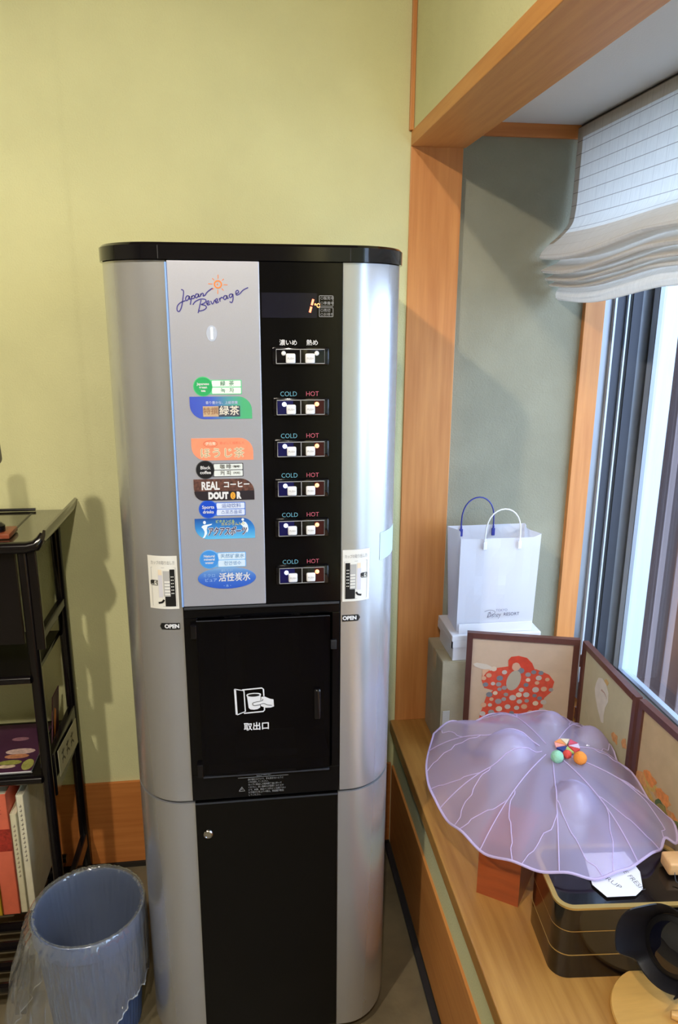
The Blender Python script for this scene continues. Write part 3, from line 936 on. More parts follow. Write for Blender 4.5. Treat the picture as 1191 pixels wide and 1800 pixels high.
STK = M('sticker_paper', (226, 224, 218), .6); STG = M('sticker_grey', (176, 174, 172), .6); STL = M('sticker_lilac', (206, 204, 214), .6); STO = M('sticker_cream', (230, 212, 186), .6)
for side in (-1, 1):
    # sticker edges on the column in x
    if side < 0:
        x0, x1 = -.1690, -.1185
        W = x1 - x0
        X = lambda u: x0 + u * W           # u grows to the right
    else:
        x0, x1 = .1690, .2190
        W = x1 - x0
        X = lambda u: x1 - u * W           # mirrored layout
    z0, z1 = .9960, 1.0935
    H = z1 - z0
    Z = lambda v: z1 - v * H
    g = lambda ua, va, ub, vb, dy: wrap(grid_plate(min(X(ua), X(ub)), Z(vb), max(X(ua), X(ub)), Z(va), F - dy))
    st = mk('instruction_sticker', g(0, 0, 1, 1, .0006), STK, vm)
    mk('sticker_frame', wrap(strokes([[(X(u), Z(v)) for u, v in ((.10, .22), (.5, .22), (.93, .22), (.93, .95), (.5, .95), (.10, .95), (.10, .22))]], .0006, F - .0006, sm=False)), 'grey_print', st)
    mk('sticker_column', g(.50, .28, .73, .76, .0010), STG, st)
    for q in range(5):
        mk('sticker_bar', g(.54, .47 + q * .058, .72, .50 + q * .058, .0013), STK, st)
    mk('sticker_black_column', g(.73, .25, .90, .76, .0011), 'black_print', st)
    mk('sticker_black_base', g(.54, .76, .90, .95, .0011), 'black_print', st)
    for q in range(6):
        for e in (0, 1):
            mk('sticker_tick', g(.765 + e * .055, .38 + q * .062, .80 + e * .055, .398 + q * .062, .0014), STK, st)
    mk('sticker_photo', g(.33, .36, .47, .78, .0010), STL, st)
    mk('sticker_cup', g(.34, .26, .46, .36, .0010), STO, st)
    mk('sticker_arrow', wrap(strokes([[(X(u), Z(v)) for u, v in ((.30, .885), (.36, .88), (.44, .865), (.50, .82))]], .0034, F - .0011)), 'black_print', st)
    bxs = mk('sticker_tab', wrap(strokes([[(X(u), Z(v)) for u, v in ((.10, .46), (.30, .46), (.30, .55), (.10, .55), (.10, .46))]], .0012, F - .0011, sm=False)), 'black_print', st)
    mk('sticker_tab_text', wrap(text_shape('開く', .0075, X(.20), Z(.505), F - .0012, bold=.0002)), 'black_print', st)
    mk('sticker_heading', wrap(text_shape('カップの取り出し方', .0075, X(.51), Z(.13), F - .0012, w=.041)), 'grey_print', st)
mk('blank_sticker', wrap(grid_plate(.2400, 1.0640, .2760, 1.1160, F - .0007, 16)), M('mint_sticker', (196, 214, 206), .5), vm)

# ------------------------------------------------------------------ black lacquer shelf at the left wall
MT['lacquer'] = M('black_lacquer', (17, 14, 17), 0.16, spec=0.55)
MT['lacquer_top'] = M('black_lacquer_wall_sheen', (44, 40, 32), 0.16, spec=1.0, coat=1.0)  # olive lift puts the wall's reflection into the base colour
sh = thing('display_shelf', (-0.72, 1.67, 0), 'black lacquered display shelf with upturned tray top beside the drinks machine', 'shelf')
SXL, SXR, SYF, SYB = -1.00, -0.445, 1.535, 1.80
# tray top
mk('tray_top', box(-1.04, 1.545, 1.018, -.432, 1.812, 1.034, .002), 'lacquer_top', sh)
mk('front_rail', tube([(-1.04, 1.540, 1.024), (-.450, 1.540, 1.024), (-.432, 1.541, 1.028), (-.422, 1.544, 1.040), (-.419, 1.548, 1.052)], [.013, .013, .013, .010, .005], 12), 'lacquer', sh, True)
# flared end lip: cross-section in x,z, running in depth
lipo = [(-.436, 1.020), (-.420, 1.020), (-.409, 1.034), (-.404, 1.050), (-.403, 1.061), (-.408, 1.062), (-.411, 1.052), (-.418, 1.042), (-.432, 1.034)]
mk('end_lip', prism(lipo, lambda p: (p[0] - .006, 1.536, p[1]), lambda p: (p[0], 1.814, p[1])), 'lacquer_top', sh, True)
mk('rear_bar', tube([(-1.0, 1.800, 1.0385), (-.497, 1.800, 1.0385)], .0035, 8), 'lacquer', sh, True)
mk('inlay_strip', box(-.5035, 1.575, 1.0335, -.4995, 1.790, 1.0350), 'lacquer', sh)
# posts
for px, py in ((-.462, 1.552), (-.455, 1.790), (-.985, 1.552), (-.985, 1.790)):
    mk('post', tube([(px, py, 0.0), (px, py, .5), (px, py, 1.018)], .0125, 12), 'lacquer', sh, True)
mk('door_stile', box(-.452, 1.500 + .040, .792, -.434, 1.548, 1.016, .002), 'lacquer', sh)
mk('door_panel', box(-.980, 1.556, .800, -.480, 1.564, 1.016, .002), 'lacquer', sh)
for z, nm in ((.728, 'shelf_board'), (.478, 'shelf_board')):
    mk(nm, box(SXL + .01, 1.552, z - .012, -.466, 1.792, z, .002), 'lacquer', sh)
    mk('shelf_front_bar', tube([(SXL, 1.545, z - .006), (-.472, 1.545, z - .006)], .0095, 10), 'lacquer', sh, True)
for z, hh, za in ((.806, .011, 0), (.470, .055, 0), (.12, .02, 0)):
    mk('side_rail', box(-.462, 1.560, z - hh, -.446, 1.785, z + hh, .003), 'lacquer', sh)
# bottom shelf of separate slats
for k in range(8):
    yk = 1.365 + k * .056
    mk('bottom_slat', tube([(SXL, yk, .086), (-.497, yk, .086)], .011, 8), 'lacquer', sh, True)
for xk in (-.52, -.96):
    mk('slat_bearer', box(xk - .012, 1.36, .045, xk + .012, 1.79, .074, .002), 'lacquer', sh)
for xk in (-.52, -.96):
    mk('foot', box(xk - .012, 1.372, 0, xk + .012, 1.396, .046, .002), 'lacquer', sh)
# white notice hanging on the side rail
tg = mk('paper_label', prism([(1.578, .520), (1.762, .498), (1.764, .428), (1.580, .452)], lambda p: (-.4415, p[0], p[1]), lambda p: (-.4425, p[0], p[1])),
        M('aged_label', (206, 200, 172), .7), None, label='cream paper label with faint brush writing hung on the shelf side', cat='label')
mk('brush_writing', strokes([[(a + dx, b + dz) for a, b in s] for dx, dz in ((0, 0), (.045, -.006), (.09, -.012)) for s in
                             ([(1.605, .497), (1.620, .494), (1.632, .495)], [(1.618, .502), (1.617, .485), (1.606, .470)], [(1.606, .481), (1.622, .478), (1.634, .466)])],
                            .005, 0, mapf=lambda x, z, d: (-.4411, x, z)), M('faded_ink', (120, 112, 92), .8), tg)

# magazine lying on the lower shelf
MG = M('magazine_purple', (72, 34, 66), .3, coat=.3, var=(12, .15))
mgz = mk('magazine', box(-.80, 1.562, .4795, -.500, 1.770, .4840, .0008), 'white_print', None, label='purple food magazine lying open-faced on the lower shelf', cat='magazine')
mk('cover', box(-.80, 1.5625, .4840, -.500, 1.7695, .4848), MG, mgz)
for (cx, cy, rx, ry, c) in ((-.545, 1.645, .034, .012, (206, 176, 170)), (-.548, 1.625, .028, .009, (196, 132, 96)), (-.556, 1.600, .026, .010, (150, 150, 74)), (-.560, 1.585, .020, .007, (214, 190, 164)),
                            (-.514, 1.588, .013, .022, (158, 158, 84)), (-.560, 1.700, .020, .008, (150, 104, 120)), (-.595, 1.575, .012, .006, (230, 226, 222))):
    mk('cover_picture', slab(ellipse(cx, cy, rx, ry, 14), .4848, .4852), M('food_print', c, .4, var=(120, .25)), mgz)
mk('inner_page', box(-.80, 1.5600, .4805, -.497, 1.5615, .4825), 'grey_print', mgz)
# carton standing behind it
ct = mk('leaflet', prism([(1.64, .49), (1.70, .49), (1.745, .60), (1.685, .60)], lambda p: (-.4700, p[0], p[1]), lambda p: (-.4725, p[0], p[1])), M('leaflet_print', (74, 30, 50), .4, var=(40, .4)),
        None, label='dark red leaflet leaning inside the shelf behind the purple magazine', cat='leaflet')
mk('flame_picture', prism([(1.655, .495), (1.668, .495), (1.700, .56), (1.690, .57)], lambda p: (-.4694, p[0], p[1]), lambda p: (-.4699, p[0], p[1])), M('flame_print', (214, 128, 50), .4, var=(60, .3)), ct)


# books standing on the slats
def book(x0, x1, y0, y1, z0, z1, col, label, marks=(), tilt=0.0, band=None, name='book'):
    c = ((x0 + x1) / 2, (y0 + y1) / 2, z0)
    t = thing(name, c, label, 'book', 'books standing on the bottom shelf')
    m = M('cover_' + name, col, .55, var=(40, .06))
    rot = Matrix.Translation(c) @ Matrix.Rotation(tilt, 4, 'Y') @ Matrix.Translation(-Vector(c))
    mk('pages', xf(box(x0 + .002, y0 + .003, z0 + .002, x1 - .002, y1 - .004, z1 - .003), rot), M('page_paper', (226, 220, 198), .8), t)
    mk('cover', xf(join(box(x0, y0, z0, x0 + .0018, y1, z1, .0005), box(x1 - .0018, y0, z0, x1, y1, z1, .0005), box(x0, y0, z0, x1, y0 + .0022, z1, .0006)), rot), m, t)
    if band:
        mk('spine_band', xf(box(x0 - .0002, y0 - .0004, band[0], x1 + .0002, y0 + .001, band[1]), rot), M('band_' + name, band[2], .6, var=(160, .35)), t)
    for (za, zb, wd, c2) in marks:
        xm = (x0 + x1) / 2
        n = max(3, int((zb - za) / .012))
        P = []
        for k in range(n):
            zz = za + (zb - za) * k / n
            P += [[(xm - wd / 2, zz), (xm + wd / 2, zz + .002)], [(xm, zz - .002), (xm + wd * .2, zz + .006)]]
        mk('spine_lettering', xf(strokes(P, .0013, y0 - .0003, sm=False), rot), M('ink_' + name, c2, .7), t)


ZS = .0975
book(-.626, -.602, 1.560, 1.72, ZS, .400, (196, 160, 44), 'yellow spined book at the left end of the bottom shelf')
book(-.600, -.562, 1.562, 1.73, ZS, .428, (226, 112, 84), 'coral red book with dark red band on the bottom shelf', band=(.275, .335, (160, 48, 36)), marks=((.375, .405, .010, (150, 60, 40)),))
book(-.560, -.545, 1.565, 1.71, ZS, .372, (224, 216, 184), 'cream paperback beside the coral red book', marks=((.20, .35, .006, (140, 120, 100)),))
book(-.543, -.526, 1.568, 1.72, ZS, .418, (230, 224, 200), 'taller cream book at the right end of the bottom shelf', marks=((.24, .40, .006, (120, 110, 100)),), tilt=0.0)

# low wooden stand on the tray, and a plaque hanging from the ceiling whose corner enters the view at the left
sm_ = thing('wooden_stand', (-.548, 1.600, 1.0345), 'low red-brown wooden stand with black knob on the tray of the shelf', 'stand')
mk('base', box(-.600, 1.566, 1.0350, -.490, 1.630, 1.047, .004), M('red_brown_wood', (142, 70, 44), .3), sm_, True)
mk('knob', tube([(-.520, 1.590, 1.046), (-.520, 1.590, 1.060), (-.520, 1.590, 1.066)], [.016, .016, .009], 14), 'lacquer', sm_, True)
hp = thing('hanging_plaque', (-.475, 1.436, 1.205), 'dark wooden plaque with rounded corner hanging at the left edge above the shelf', 'plaque')
mk('board', prism(rrect(-.482, 1.218, -.4475, 1.345, .014), lambda p: (p[0] - (p[1] - 1.218) * .03, 1.430, p[1]), lambda p: (p[0] - (p[1] - 1.218) * .03, 1.440, p[1])), M('dark_olive_wood', (78, 70, 54), .35), hp, True)
mk('cord', tube([(-.470, 1.435, 1.345), (-.470, 1.435, 2.0), (-.470, 1.435, ZC)], .0004, 5), 'lacquer', hp)

# ------------------------------------------------------------------ waste bin and its liner
BC = (-.346, 1.340)
wb = thing('waste_bin', (BC[0], BC[1], 0), 'blue ribbed plastic waste bin on the floor beside the machine', 'bin')
MT['bin'] = M('blue_plastic', (66, 84, 122), .45, spec=.3)
MT['bin_in'] = M('blue_plastic_inside', (66, 86, 128), .5)
R0, R1, HB = .088, .110, .300
nb = 180
V, Fc = [], []
rings = [(.004, 1.0), (.02, 1.0), (.14, 1.0), (.255, 1.0), (.262, 0)]
for z, rib in rings:
    for k in range(nb):
        a = 2 * pi * k / nb
        r = R0 + (R1 - R0) * z / HB + (.0011 * (1 if k % 3 == 0 else 0)) * rib
        V.append((BC[0] + r * cos(a), BC[1] + r * sin(a), z))
inner = [(.29, -.002), (.02, -.004)]
for i in range(len(rings) - 1):
    for k in range(nb):
        j = (k + 1) % nb
        Fc.append((i * nb + k, i * nb + j, (i + 1) * nb + j, (i + 1) * nb + k))
Fc.append(tuple(range(nb - 1, -1, -1)))
mk('ribbed_wall', (V, Fc), 'bin', wb)
mk('rim', lathe([(R1 - .003, .258), (R1 + .003, .262), (R1 + .0035, .294), (R1 + .001, .300), (R1 - .002, .300), (R1 - .004, .296), (R1 - .004, .26), (R0 + .002, .03), (R0 - .004, .012), (.001, .011)], (BC[0], BC[1], 0), 64, caps=False), 'bin_in', wb, True)

MT['film'] = shader_mix('clear_plastic_film', film_build((0.97, 0.98, 1.0, 1), base=.09, gloss=.6, rough=.08, white=.10))
NA, PR = 260, []
path = smooth_path([(-.013, .10), (-.009, .18), (-.006, .25), (-.0055, .296), (.0005, .3055), (.007, .302), (.011, .285), (.013, .255), (.014, .22), (.016, .18), (.018, .14), (.019, .115)], 3)
V, Fc = [], []
def ridge(v):
    return 1 - 2 * abs(noise.noise(v))


for i, (dr, z) in enumerate(path):
    t = i / (len(path) - 1) * 11          # station along the film, 0 inside .. 11 outer hem
    for k in range(NA):
        a = 2 * pi * k / NA
        base = R0 + (R1 - R0) * min(z, .30) / HB
        zz = z
        w = min(1.0, max(0, (t - 5) / 3))
        c = Vector((cos(a), sin(a), 0))
        n1 = ridge(c * 5 + Vector((0, 0, z * 7)))
        n2 = ridge(c * 11 + Vector((3, 0, z * 16)))
        n3 = noise.noise(c * 26 + Vector((0, 5, z * 40)))
        # the skirt stands off on the room side (towards -x,-y), away from the machine
        lean = max(0.0, cos(a - radians(222)))
        near = max(0.0, cos(a - radians(15)))
        r = base + dr * (1 - .45 * near) + w * (.011 * n1 + .009 * n2 + .003 * n3) * (1 - .7 * near) + .075 * lean ** 3 * min(1, max(0, (t - 5.5) / 5))
        r = max(r, base + .0045) if t > 4.6 else r
        if t < 3.6:
            r = min(base + dr + .002 * n2 + .001 * n3 - .002, base - .0055)
        if t > 6:
            zz = z - w * (.03 * lean ** 2 + .008 * n1) - .10 * lean ** 2 * max(0, (t - 8) / 3) + .02 * near * max(0, (t - 8) / 3)
            if t > 10.5:
                zz += .03 * noise.noise(c * 3 + Vector((0, 0, 40)))
        elif t > 3.4:
            zz += .0022 * n2 + .001 * n3
        V.append((BC[0] + r * cos(a), BC[1] + r * sin(a), max(.012, zz)))
for i in range(len(path) - 1):
    for k in range(NA):
        j = (k + 1) % NA
        Fc.append((i * NA + k, i * NA + j, (i + 1) * NA + j, (i + 1) * NA + k))
bl = mk('bin_liner', (V, Fc), 'film', None, True, label='clear crinkled plastic liner bag folded over the blue bin rim', cat='bag')
# hem cord of the liner
last = (len(path) - 1) * NA
off = [V[last + k] for k in range(NA)]
mk('hem', tube(off, .0013, 5, True), shader_mix('film_hem', film_build((.95, .97, 1, 1), base=.2, gloss=.7, rough=.15, white=.3)), bl, True)

# ------------------------------------------------------------------ roman shade
MT['linen'] = shade_cloth('linen_check', (244, 240, 232), (172, 162, 154), .72)
MT['linen_hem'] = shade_cloth('linen_hem', (214, 204, 190), (150, 138, 126), .35)
rs = thing('roman_shade', (.80, 1.25, 1.54), 'cream checked linen roman shade gathered in folds over the window', 'window shade')
YS0, YS1 = 0.60, 1.824
# profile down the cloth: (x, z) ; then stacked folds towards the room
prof = [(.806, 1.915), (.806, 1.85), (.805, 1.78), (.803, 1.73), (.797, 1.703), (.775, 1.678), (.748, 1.655), (.735, 1.640), (.731, 1.631), (.738, 1.625), (.765, 1.628), (.785, 1.628),
        (.772, 1.616), (.748, 1.606), (.738, 1.600), (.742, 1.594), (.765, 1.599), (.785, 1.600), (.772, 1.592), (.757, 1.585), (.749, 1.581), (.755, 1.576), (.775, 1.582), (.788, 1.583),
        (.778, 1.576), (.766, 1.570), (.760, 1.566), (.766, 1.562), (.785, 1.568), (.792, 1.566), (.784, 1.556), (.779, 1.546), (.780, 1.536), (.786, 1.530)]
pp = smooth_path(prof, 4)
NY = 90
V, Fc, UV = [], [], []
acc = [0.0]
for i in range(1, len(pp)):
    acc.append(acc[-1] + sqrt((pp[i][0] - pp[i - 1][0]) ** 2 + (pp[i][1] - pp[i - 1][1]) ** 2))
for i, (x, z) in enumerate(pp):
    t = acc[i] / acc[-1]
    drop = max(0.0, min(1.0, (1.72 - z) / .1))
    x -= .007
    for k in range(NY + 1):
        y = YS1 - (YS1 - YS0) * k / NY
        s = (YS1 - y)
        # folds sag between the cords, which lift the cloth 0.1 m and 0.55 m from the end
        sag = -.010 * sin(min(1, s / .46) * pi) * drop + .020 * drop * (1 - cos(2 * pi * (s - .1) / .9)) * .5 * (1 if s > .1 else 0)
        wob = .004 * noise.noise(Vector((s * 5, i * .35, 3))) * drop
        V.append((x + wob - .006 * drop * sin(s * 7), y + .004 * noise.noise(Vector((z * 9, k * .01, 1))), z + sag + .6 * wob))
        UV.append((s, acc[i]))
NS = next(i for i, (x, z) in enumerate(pp) if z < 1.690)
def rows(i0, i1):
    w = NY + 1
    return (V[i0 * w:(i1 + 1) * w], [(a * w + k, a * w + k + 1, (a + 1) * w + k + 1, (a + 1) * w + k) for a in range(i1 - i0) for k in range(NY)]), UV[i0 * w:(i1 + 1) * w]
sA, uA = rows(0, NS)
sB, uB = rows(NS, len(pp) - 1)
MT['linen_fold'] = shade_cloth('linen_folded_layers', (236, 228, 216), (216, 206, 192), .36)
mk('fabric', sA, 'linen', rs, True, uvs=uA)
mk('gathered_folds', sB, 'linen_fold', rs, True, uvs=uB)
# doubled hem along the end and along the top
V2, F2, U2 = [], [], []
cut = [i for i, (x, z) in enumerate(pp) if z > 1.66][:]
cut = [i for i in range(len(pp)) if i <= max(cut)]
for i in cut:
    for k in (0, 1, 2):
        v = V[i * (NY + 1) + k]
        V2.append((v[0] - .0015, v[1], v[2])); U2.append(UV[i * (NY + 1) + k])
for i in range(len(cut) - 1):
    for k in (0, 1):
        a = i * 3 + k
        F2.append((a, a + 1, a + 4, a + 3))
mk('side_hem', (V2, F2), 'linen_hem', rs, True, uvs=U2)
mk('top_hem', ([(.7965, YS1 - .001, 1.917), (.7965, YS0, 1.917), (.7965, YS0, 1.892), (.7965, YS1 - .001, 1.892)], [(0, 1, 2, 3)]), 'linen_hem', rs, uvs=[(0, 0), (1.2, 0), (1.2, .025), (0, .025)])
mk('head_rail', box(.803, YS0, 1.9, .83, YS1, 1.924, .002), 'black_matt', rs)

# ------------------------------------------------------------------ boxes and paper bag on the sill
cb = thing('cardboard_box', (.61, 1.73, SILL), 'grey-brown cardboard box on the sill under the white box', 'box')
MT['card'] = M('grey_brown_card', (176, 166, 140), .8, var=(22, .08), bump=(200, .1))
mk('body', box(.481, 1.656, SILL, .745, 1.806, .6495, .002), 'card', cb)
mk('flap', box(.482, 1.656, .6495, .745, 1.730, .6515, .0008), 'card', cb)
mk('flap', box(.482, 1.732, .6495, .745, 1.806, .6515, .0008), 'card', cb)
mk('tape', join(box(.470 + .0105, 1.716, .60, .4812, 1.746, .6518)), M('tape_film', (186, 178, 150), .25), cb)
mk('white_patch', box(.487, 1.6545, .455, .505, 1.6562, .515), M('patch_paper', (196, 196, 192), .7), cb)
wx = thing('white_carton', (.617, 1.72, .6518), 'flat white carton lying on the cardboard box under the paper bag', 'box')
MT['white_card'] = M('white_card', (228, 230, 238), .45)
mk('tray', box(.507, 1.661, .6520, .728, 1.786, .7060, .002), 'white_card', wx)
mk('lid', join(box(.502, 1.656, .7060, .733, 1.791, .7225, .002), box(.502, 1.656, .690, .505, 1.791, .7065), box(.502, 1.656, .690, .733, 1.659, .7065), box(.730, 1.656, .690, .733, 1.791, .7065)), 'white_card', wx)
# bag
pb = thing('paper_bag', (.618, 1.722, .723), 'white shopping bag with plastic handles and printed lettering on the sill', 'bag')
MT['bag'] = shader_mix('bag_paper', lambda nt: mix(nt, .25, mix(nt, .08, bsdf(nt, 'ShaderNodeBsdfDiffuse', lin((232, 234, 244))), bsdf(nt, 'ShaderNodeBsdfGlossy', (1, 1, 1, 1), .3)), bsdf(nt, 'ShaderNodeBsdfTranslucent', lin((232, 234, 244)))))
bot = [(.519, 1.678), (.712, 1.668), (.716, 1.765), (.523, 1.772)]
top = [(.519, 1.678), (.722, 1.676), (.716, 1.772), (.510, 1.768)]
zb0, zb1 = .7232, .975
NZ, NX = 10, 10
V, Fc = [], []
ringn = 0
def bagpt(e, u, t):
    a0, a1 = bot[e], bot[(e + 1) % 4]
    b0, b1 = top[e], top[(e + 1) % 4]
    x = (a0[0] + (a1[0] - a0[0]) * u) * (1 - t) + (b0[0] + (b1[0] - b0[0]) * u) * t
    y = (a0[1] + (a1[1] - a0[1]) * u) * (1 - t) + (b0[1] + (b1[1] - b0[1]) * u) * t
    crease = sin(pi * u)
    if e in (1, 3):   # gussets pushed in towards the top
        x += (-1 if e == 1 else 1) * .014 * crease ** 2 * t
    else:
        y += .0025 * noise.noise(Vector((u * 5, t * 4, e))) * crease
    return x, y
for iz in range(NZ + 1):
    t = iz / NZ
    for e in range(4):
        for iu in range(NX):
            x, y = bagpt(e, iu / NX, t)
            V.append((x, y, zb0 + (zb1 - zb0) * t - (.008 * t if e == 0 else 0)))
RN = 4 * NX
for iz in range(NZ):
    for k in range(RN):
        j = (k + 1) % RN
        Fc.append((iz * RN + k, iz * RN + j, (iz + 1) * RN + j, (iz + 1) * RN + k))
Fc.append(tuple(range(RN)))
mk('bag_body', (V, Fc), 'bag', pb)
mk('bottom_fold', box(.521, 1.6655, .7235, .711, 1.668, .7480, .0005), 'white_card', pb)
def bag_handle(xa, xb, y, z, hgt, mat, clip, nm):
    pts = [(xa, y, z - .012)]
    for k in range(15):
        a = pi - pi * k / 14
        pts.append(((xa + xb) / 2 + (xb - xa) / 2 * cos(a), y - .004 * sin(a), z + .012 + (hgt - .012) * sin(a) ** .8))
    pts.append((xb, y, z - .012))
    h = mk(nm, tube(pts, .0018, 8), mat, pb, True)
    for xx in (xa, xb):
        mk('clip', join(box(xx - .0045, y - .003, z - .025, xx + .0045, y + .002, z - .005, .0015), box(xx - .002, y - .002, z - .006, xx + .002, y + .001, z + .002)), clip, h)
MT['handle_blue'] = M('handle_blue', (52, 60, 150), .35)
MT['handle_white'] = M('handle_white', (236, 240, 250), .35)
bag_handle(.545, .630, 1.766, .972, .078, 'handle_blue', 'handle_blue', 'handle')
bag_handle(.578, .666, 1.672, .965, .078, 'handle_white', 'handle_white', 'handle')
bpm = lambda ox, oz: (lambda a, b: (ox + a, 1.6650 - 0 * b, oz + b))
mk('printed_text', text_shape('TOKYO', .0085, mapf=bpm(.629, .7820)), M('bag_ink_light', (130, 130, 160), .6), pb)
mk('printed_text', text_shape('Disney', .0200, mapf=bpm(.609, .7700), shear=.3, w=.036, bold=-.0002), M('bag_ink', (58, 58, 90), .6), pb)
mk('printed_text', text_shape('RESORT', .0115, mapf=bpm(.655, .7705), w=.040), M('bag_ink2', (58, 58, 90), .6), pb)
mk('printed_flourish', strokes([[(.585, .7800), (.598, .7835), (.612, .7790), (.606, .7700), (.592, .7640)], [(.600, .7800), (.596, .7700), (.592, .7640)]], .0009, 1.6652), M('bag_ink3', (58, 58, 90), .6), pb)

# ------------------------------------------------------------------ folding picture screen
fs = thing('folding_screen', (.76, 1.50, SILL), 'small folding screen with three framed pictures standing on the sill', 'folding screen')
MT['frame_brown'] = M('frame_brown', (92, 56, 48), .32, var=(60, .12), stretch=(1, 1, .3))
PW, PH = .268, .340
def panel(p0, p1, paper, shrink=0):
    p0, p1 = Vector((*p0, SILL)), Vector((*p1, SILL))
    d = (p1 - p0); W = d.length; d.normalize()
    nrm = Vector((d.y, -d.x, 0))      # towards the room
    f = lambda u, v, w: tuple(p0 + d * (u * W) + Vector((0, 0, v * PH)) + nrm * w)
    t = .014
    tu, tv = t / W, t / PH
    def bar(u0, v0, u1, v1, w0=-.007, w1=.007):
        c = [(u0, v0), (u1, v0), (u1, v1), (u0, v1)]
        return prism(c, lambda p: f(p[0], p[1], w1), lambda p: f(p[0], p[1], w0))
    root = mk('picture_backing', bar(tu * .5, tv * .5, 1 - tu * .5, 1 - tv * .5, -.004, .002), paper, fs)
    mk('stile', bar(0, 0, tu, 1), 'frame_brown', root)
    mk('stile', bar(1 - tu, 0, 1, 1), 'frame_brown', root)
    mk('rail', bar(tu, 1 - tv, 1 - tu, 1, -.007, .0078), 'frame_brown', root)
    mk('rail', bar(tu, 0, 1 - tu, tv), 'frame_brown', root)
    return root, f
PA = M('silk_rose', (196, 172, 150), .8, var=(30, .05)); PB_ = M('silk_green', (192, 184, 150), .8, var=(30, .05)); PC = M('silk_sand', (194, 170, 132), .8, var=(30, .06))
r1, f1 = panel((.536, 1.641), (.794, 1.567), PA)
r2, f2 = panel((.803, 1.556), (.792, 1.284), PB_)
r3, f3 = panel((.794, 1.276), (.806, 1.004), PC)
for z0, z1 in ((.53, .56), (.67, .70)):
    mk('hinge', tube([(.799, 1.561, SILL + (z0 - .4)), (.799, 1.561, SILL + (z1 - .4))], .004, 8), 'chrome' if False else 'frame_brown', fs, True)
def decal(root, f, outline, w, col, nm, var=None):
    m = col if not isinstance(col, tuple) else M('paint_' + nm, col, .75, var=var)
    return mk(nm, prism(outline, lambda p: f(p[0], p[1], .0024 + w + .0004), lambda p: f(p[0], p[1], .0024 + w)), m, root)
# dancer: outlines in panel units (u right, v up); 1 = panel size
uv = lambda pts: [((x - 65) / 603.0, 1 - (y - 30 - (x - 65) * .066) / 720.0) for x, y in pts]
RED = M('paint_red', (206, 78, 56), .75, var=(90, .12))
robe = uv([(235, 235), (300, 225), (380, 240), (450, 240), (520, 270), (552, 310), (540, 370), (505, 405), (500, 470), (520, 560), (150, 560), (165, 490), (190, 400), (225, 365), (175, 352), (158, 310), (160, 250), (190, 240)])
decal(r1, f1, robe, 0, RED, 'robe')
decal(r1, f1, uv([(300, 240), (296, 190), (310, 170), (350, 164), (395, 175), (425, 205), (444, 246), (405, 258), (372, 254), (366, 226), (346, 204), (322, 208), (314, 248)]), .0005, M('paint_hair', (204, 66, 44), .75, var=(50, .15)), 'hair')
decal(r1, f1, uv([(340 + 22 * cos(2 * pi * k / 14), 226 + 24 * sin(2 * pi * k / 14)) for k in range(14)]), .0008, (206, 164, 140), 'face')
decal(r1, f1, uv([(104, 212), (125, 205), (180, 214), (222, 236), (205, 250), (150, 240), (115, 226)]), .0005, (206, 196, 184), 'fan')
decal(r1, f1, uv([(158, 244), (205, 240), (180, 262), (162, 290)]), .0006, (214, 170, 140), 'arm')
decal(r1, f1, uv([(332 + 38 * cos(2 * pi * k / 18) + 10 * sin(2 * pi * k / 18), 305 - 58 * sin(2 * pi * k / 18)) for k in range(18)]), .0009, (176, 168, 152), 'drum')
random.seed(11)
spots = []
tries = 0
def inside(p, poly):
    c = False
    n = len(poly)
    for i in range(n):
        a, b = poly[i], poly[i - 1]
        if (a[1] > p[1]) != (b[1] > p[1]) and p[0] < (b[0] - a[0]) * (p[1] - a[1]) / (b[1] - a[1]) + a[0]:
            c = not c
    return c
cols = [M('paint_dot', c, .75) for c in ((214, 196, 176), (150, 146, 148), (206, 162, 134), (190, 182, 176), (120, 124, 136))]
while len(spots) < 60 and tries < 4000:
    tries += 1
    x, y = random.uniform(160, 545), random.uniform(235, 540)
    r = random.uniform(12, 20)
    P = uv([(x, y)])[0]
    if not inside(P, robe) or sqrt((x - 332) ** 2 + (y - 305) ** 2) < 62 or (300 < x < 430 and y < 248):
        continue
    if any((x - a) ** 2 + (y - b) ** 2 < (r + c) ** 2 * .92 for a, b, c in spots):
        continue
    spots.append((x, y, r))
    decal(r1, f1, uv([(x + r * cos(2 * pi * k / 10), y + r * .85 * sin(2 * pi * k / 10)) for k in range(10)]), .0007, random.choice(cols), 'robe_dot')
# white bird
bird = [(.30, .80), (.33, .85), (.40, .875), (.48, .86), (.53, .82), (.54, .76), (.50, .70), (.49, .64), (.50, .585), (.46, .575), (.38, .63), (.31, .70), (.285, .75)]
b_ = decal(r2, f2, bird, 0, (216, 210, 196), 'bird', (60, .06))
decal(r2, f2, [(.40, .785), (.46, .79), (.52, .775), (.47, .80), (.41, .80)], .0005, (186, 160, 146), 'bird_wing_line')
decal(r2, f2, [(.44, .875), (.50, .86), (.52, .89), (.47, .90)], .0005, (206, 170, 110), 'bird_beak')
random.seed(5)
LEAF = [M('paint_leaf', c, .8, var=(90, .25)) for c in ((150, 138, 78), (120, 126, 74), (86, 104, 70), (60, 86, 68))]
FLOW = [M('paint_flower', c, .8, var=(90, .2)) for c in ((212, 154, 100), (220, 140, 76), (204, 170, 96))]
def blob(r, f, u, v, ru, rv, m, w, nm):
    ph = random.uniform(0, 6)
    decal(r, f, [(u + ru * (1 + .25 * sin(3 * a + ph)) * cos(a), v + rv * (1 + .25 * sin(4 * a + ph)) * sin(a)) for a in [2 * pi * k / 14 for k in range(14)]], w, m, nm)
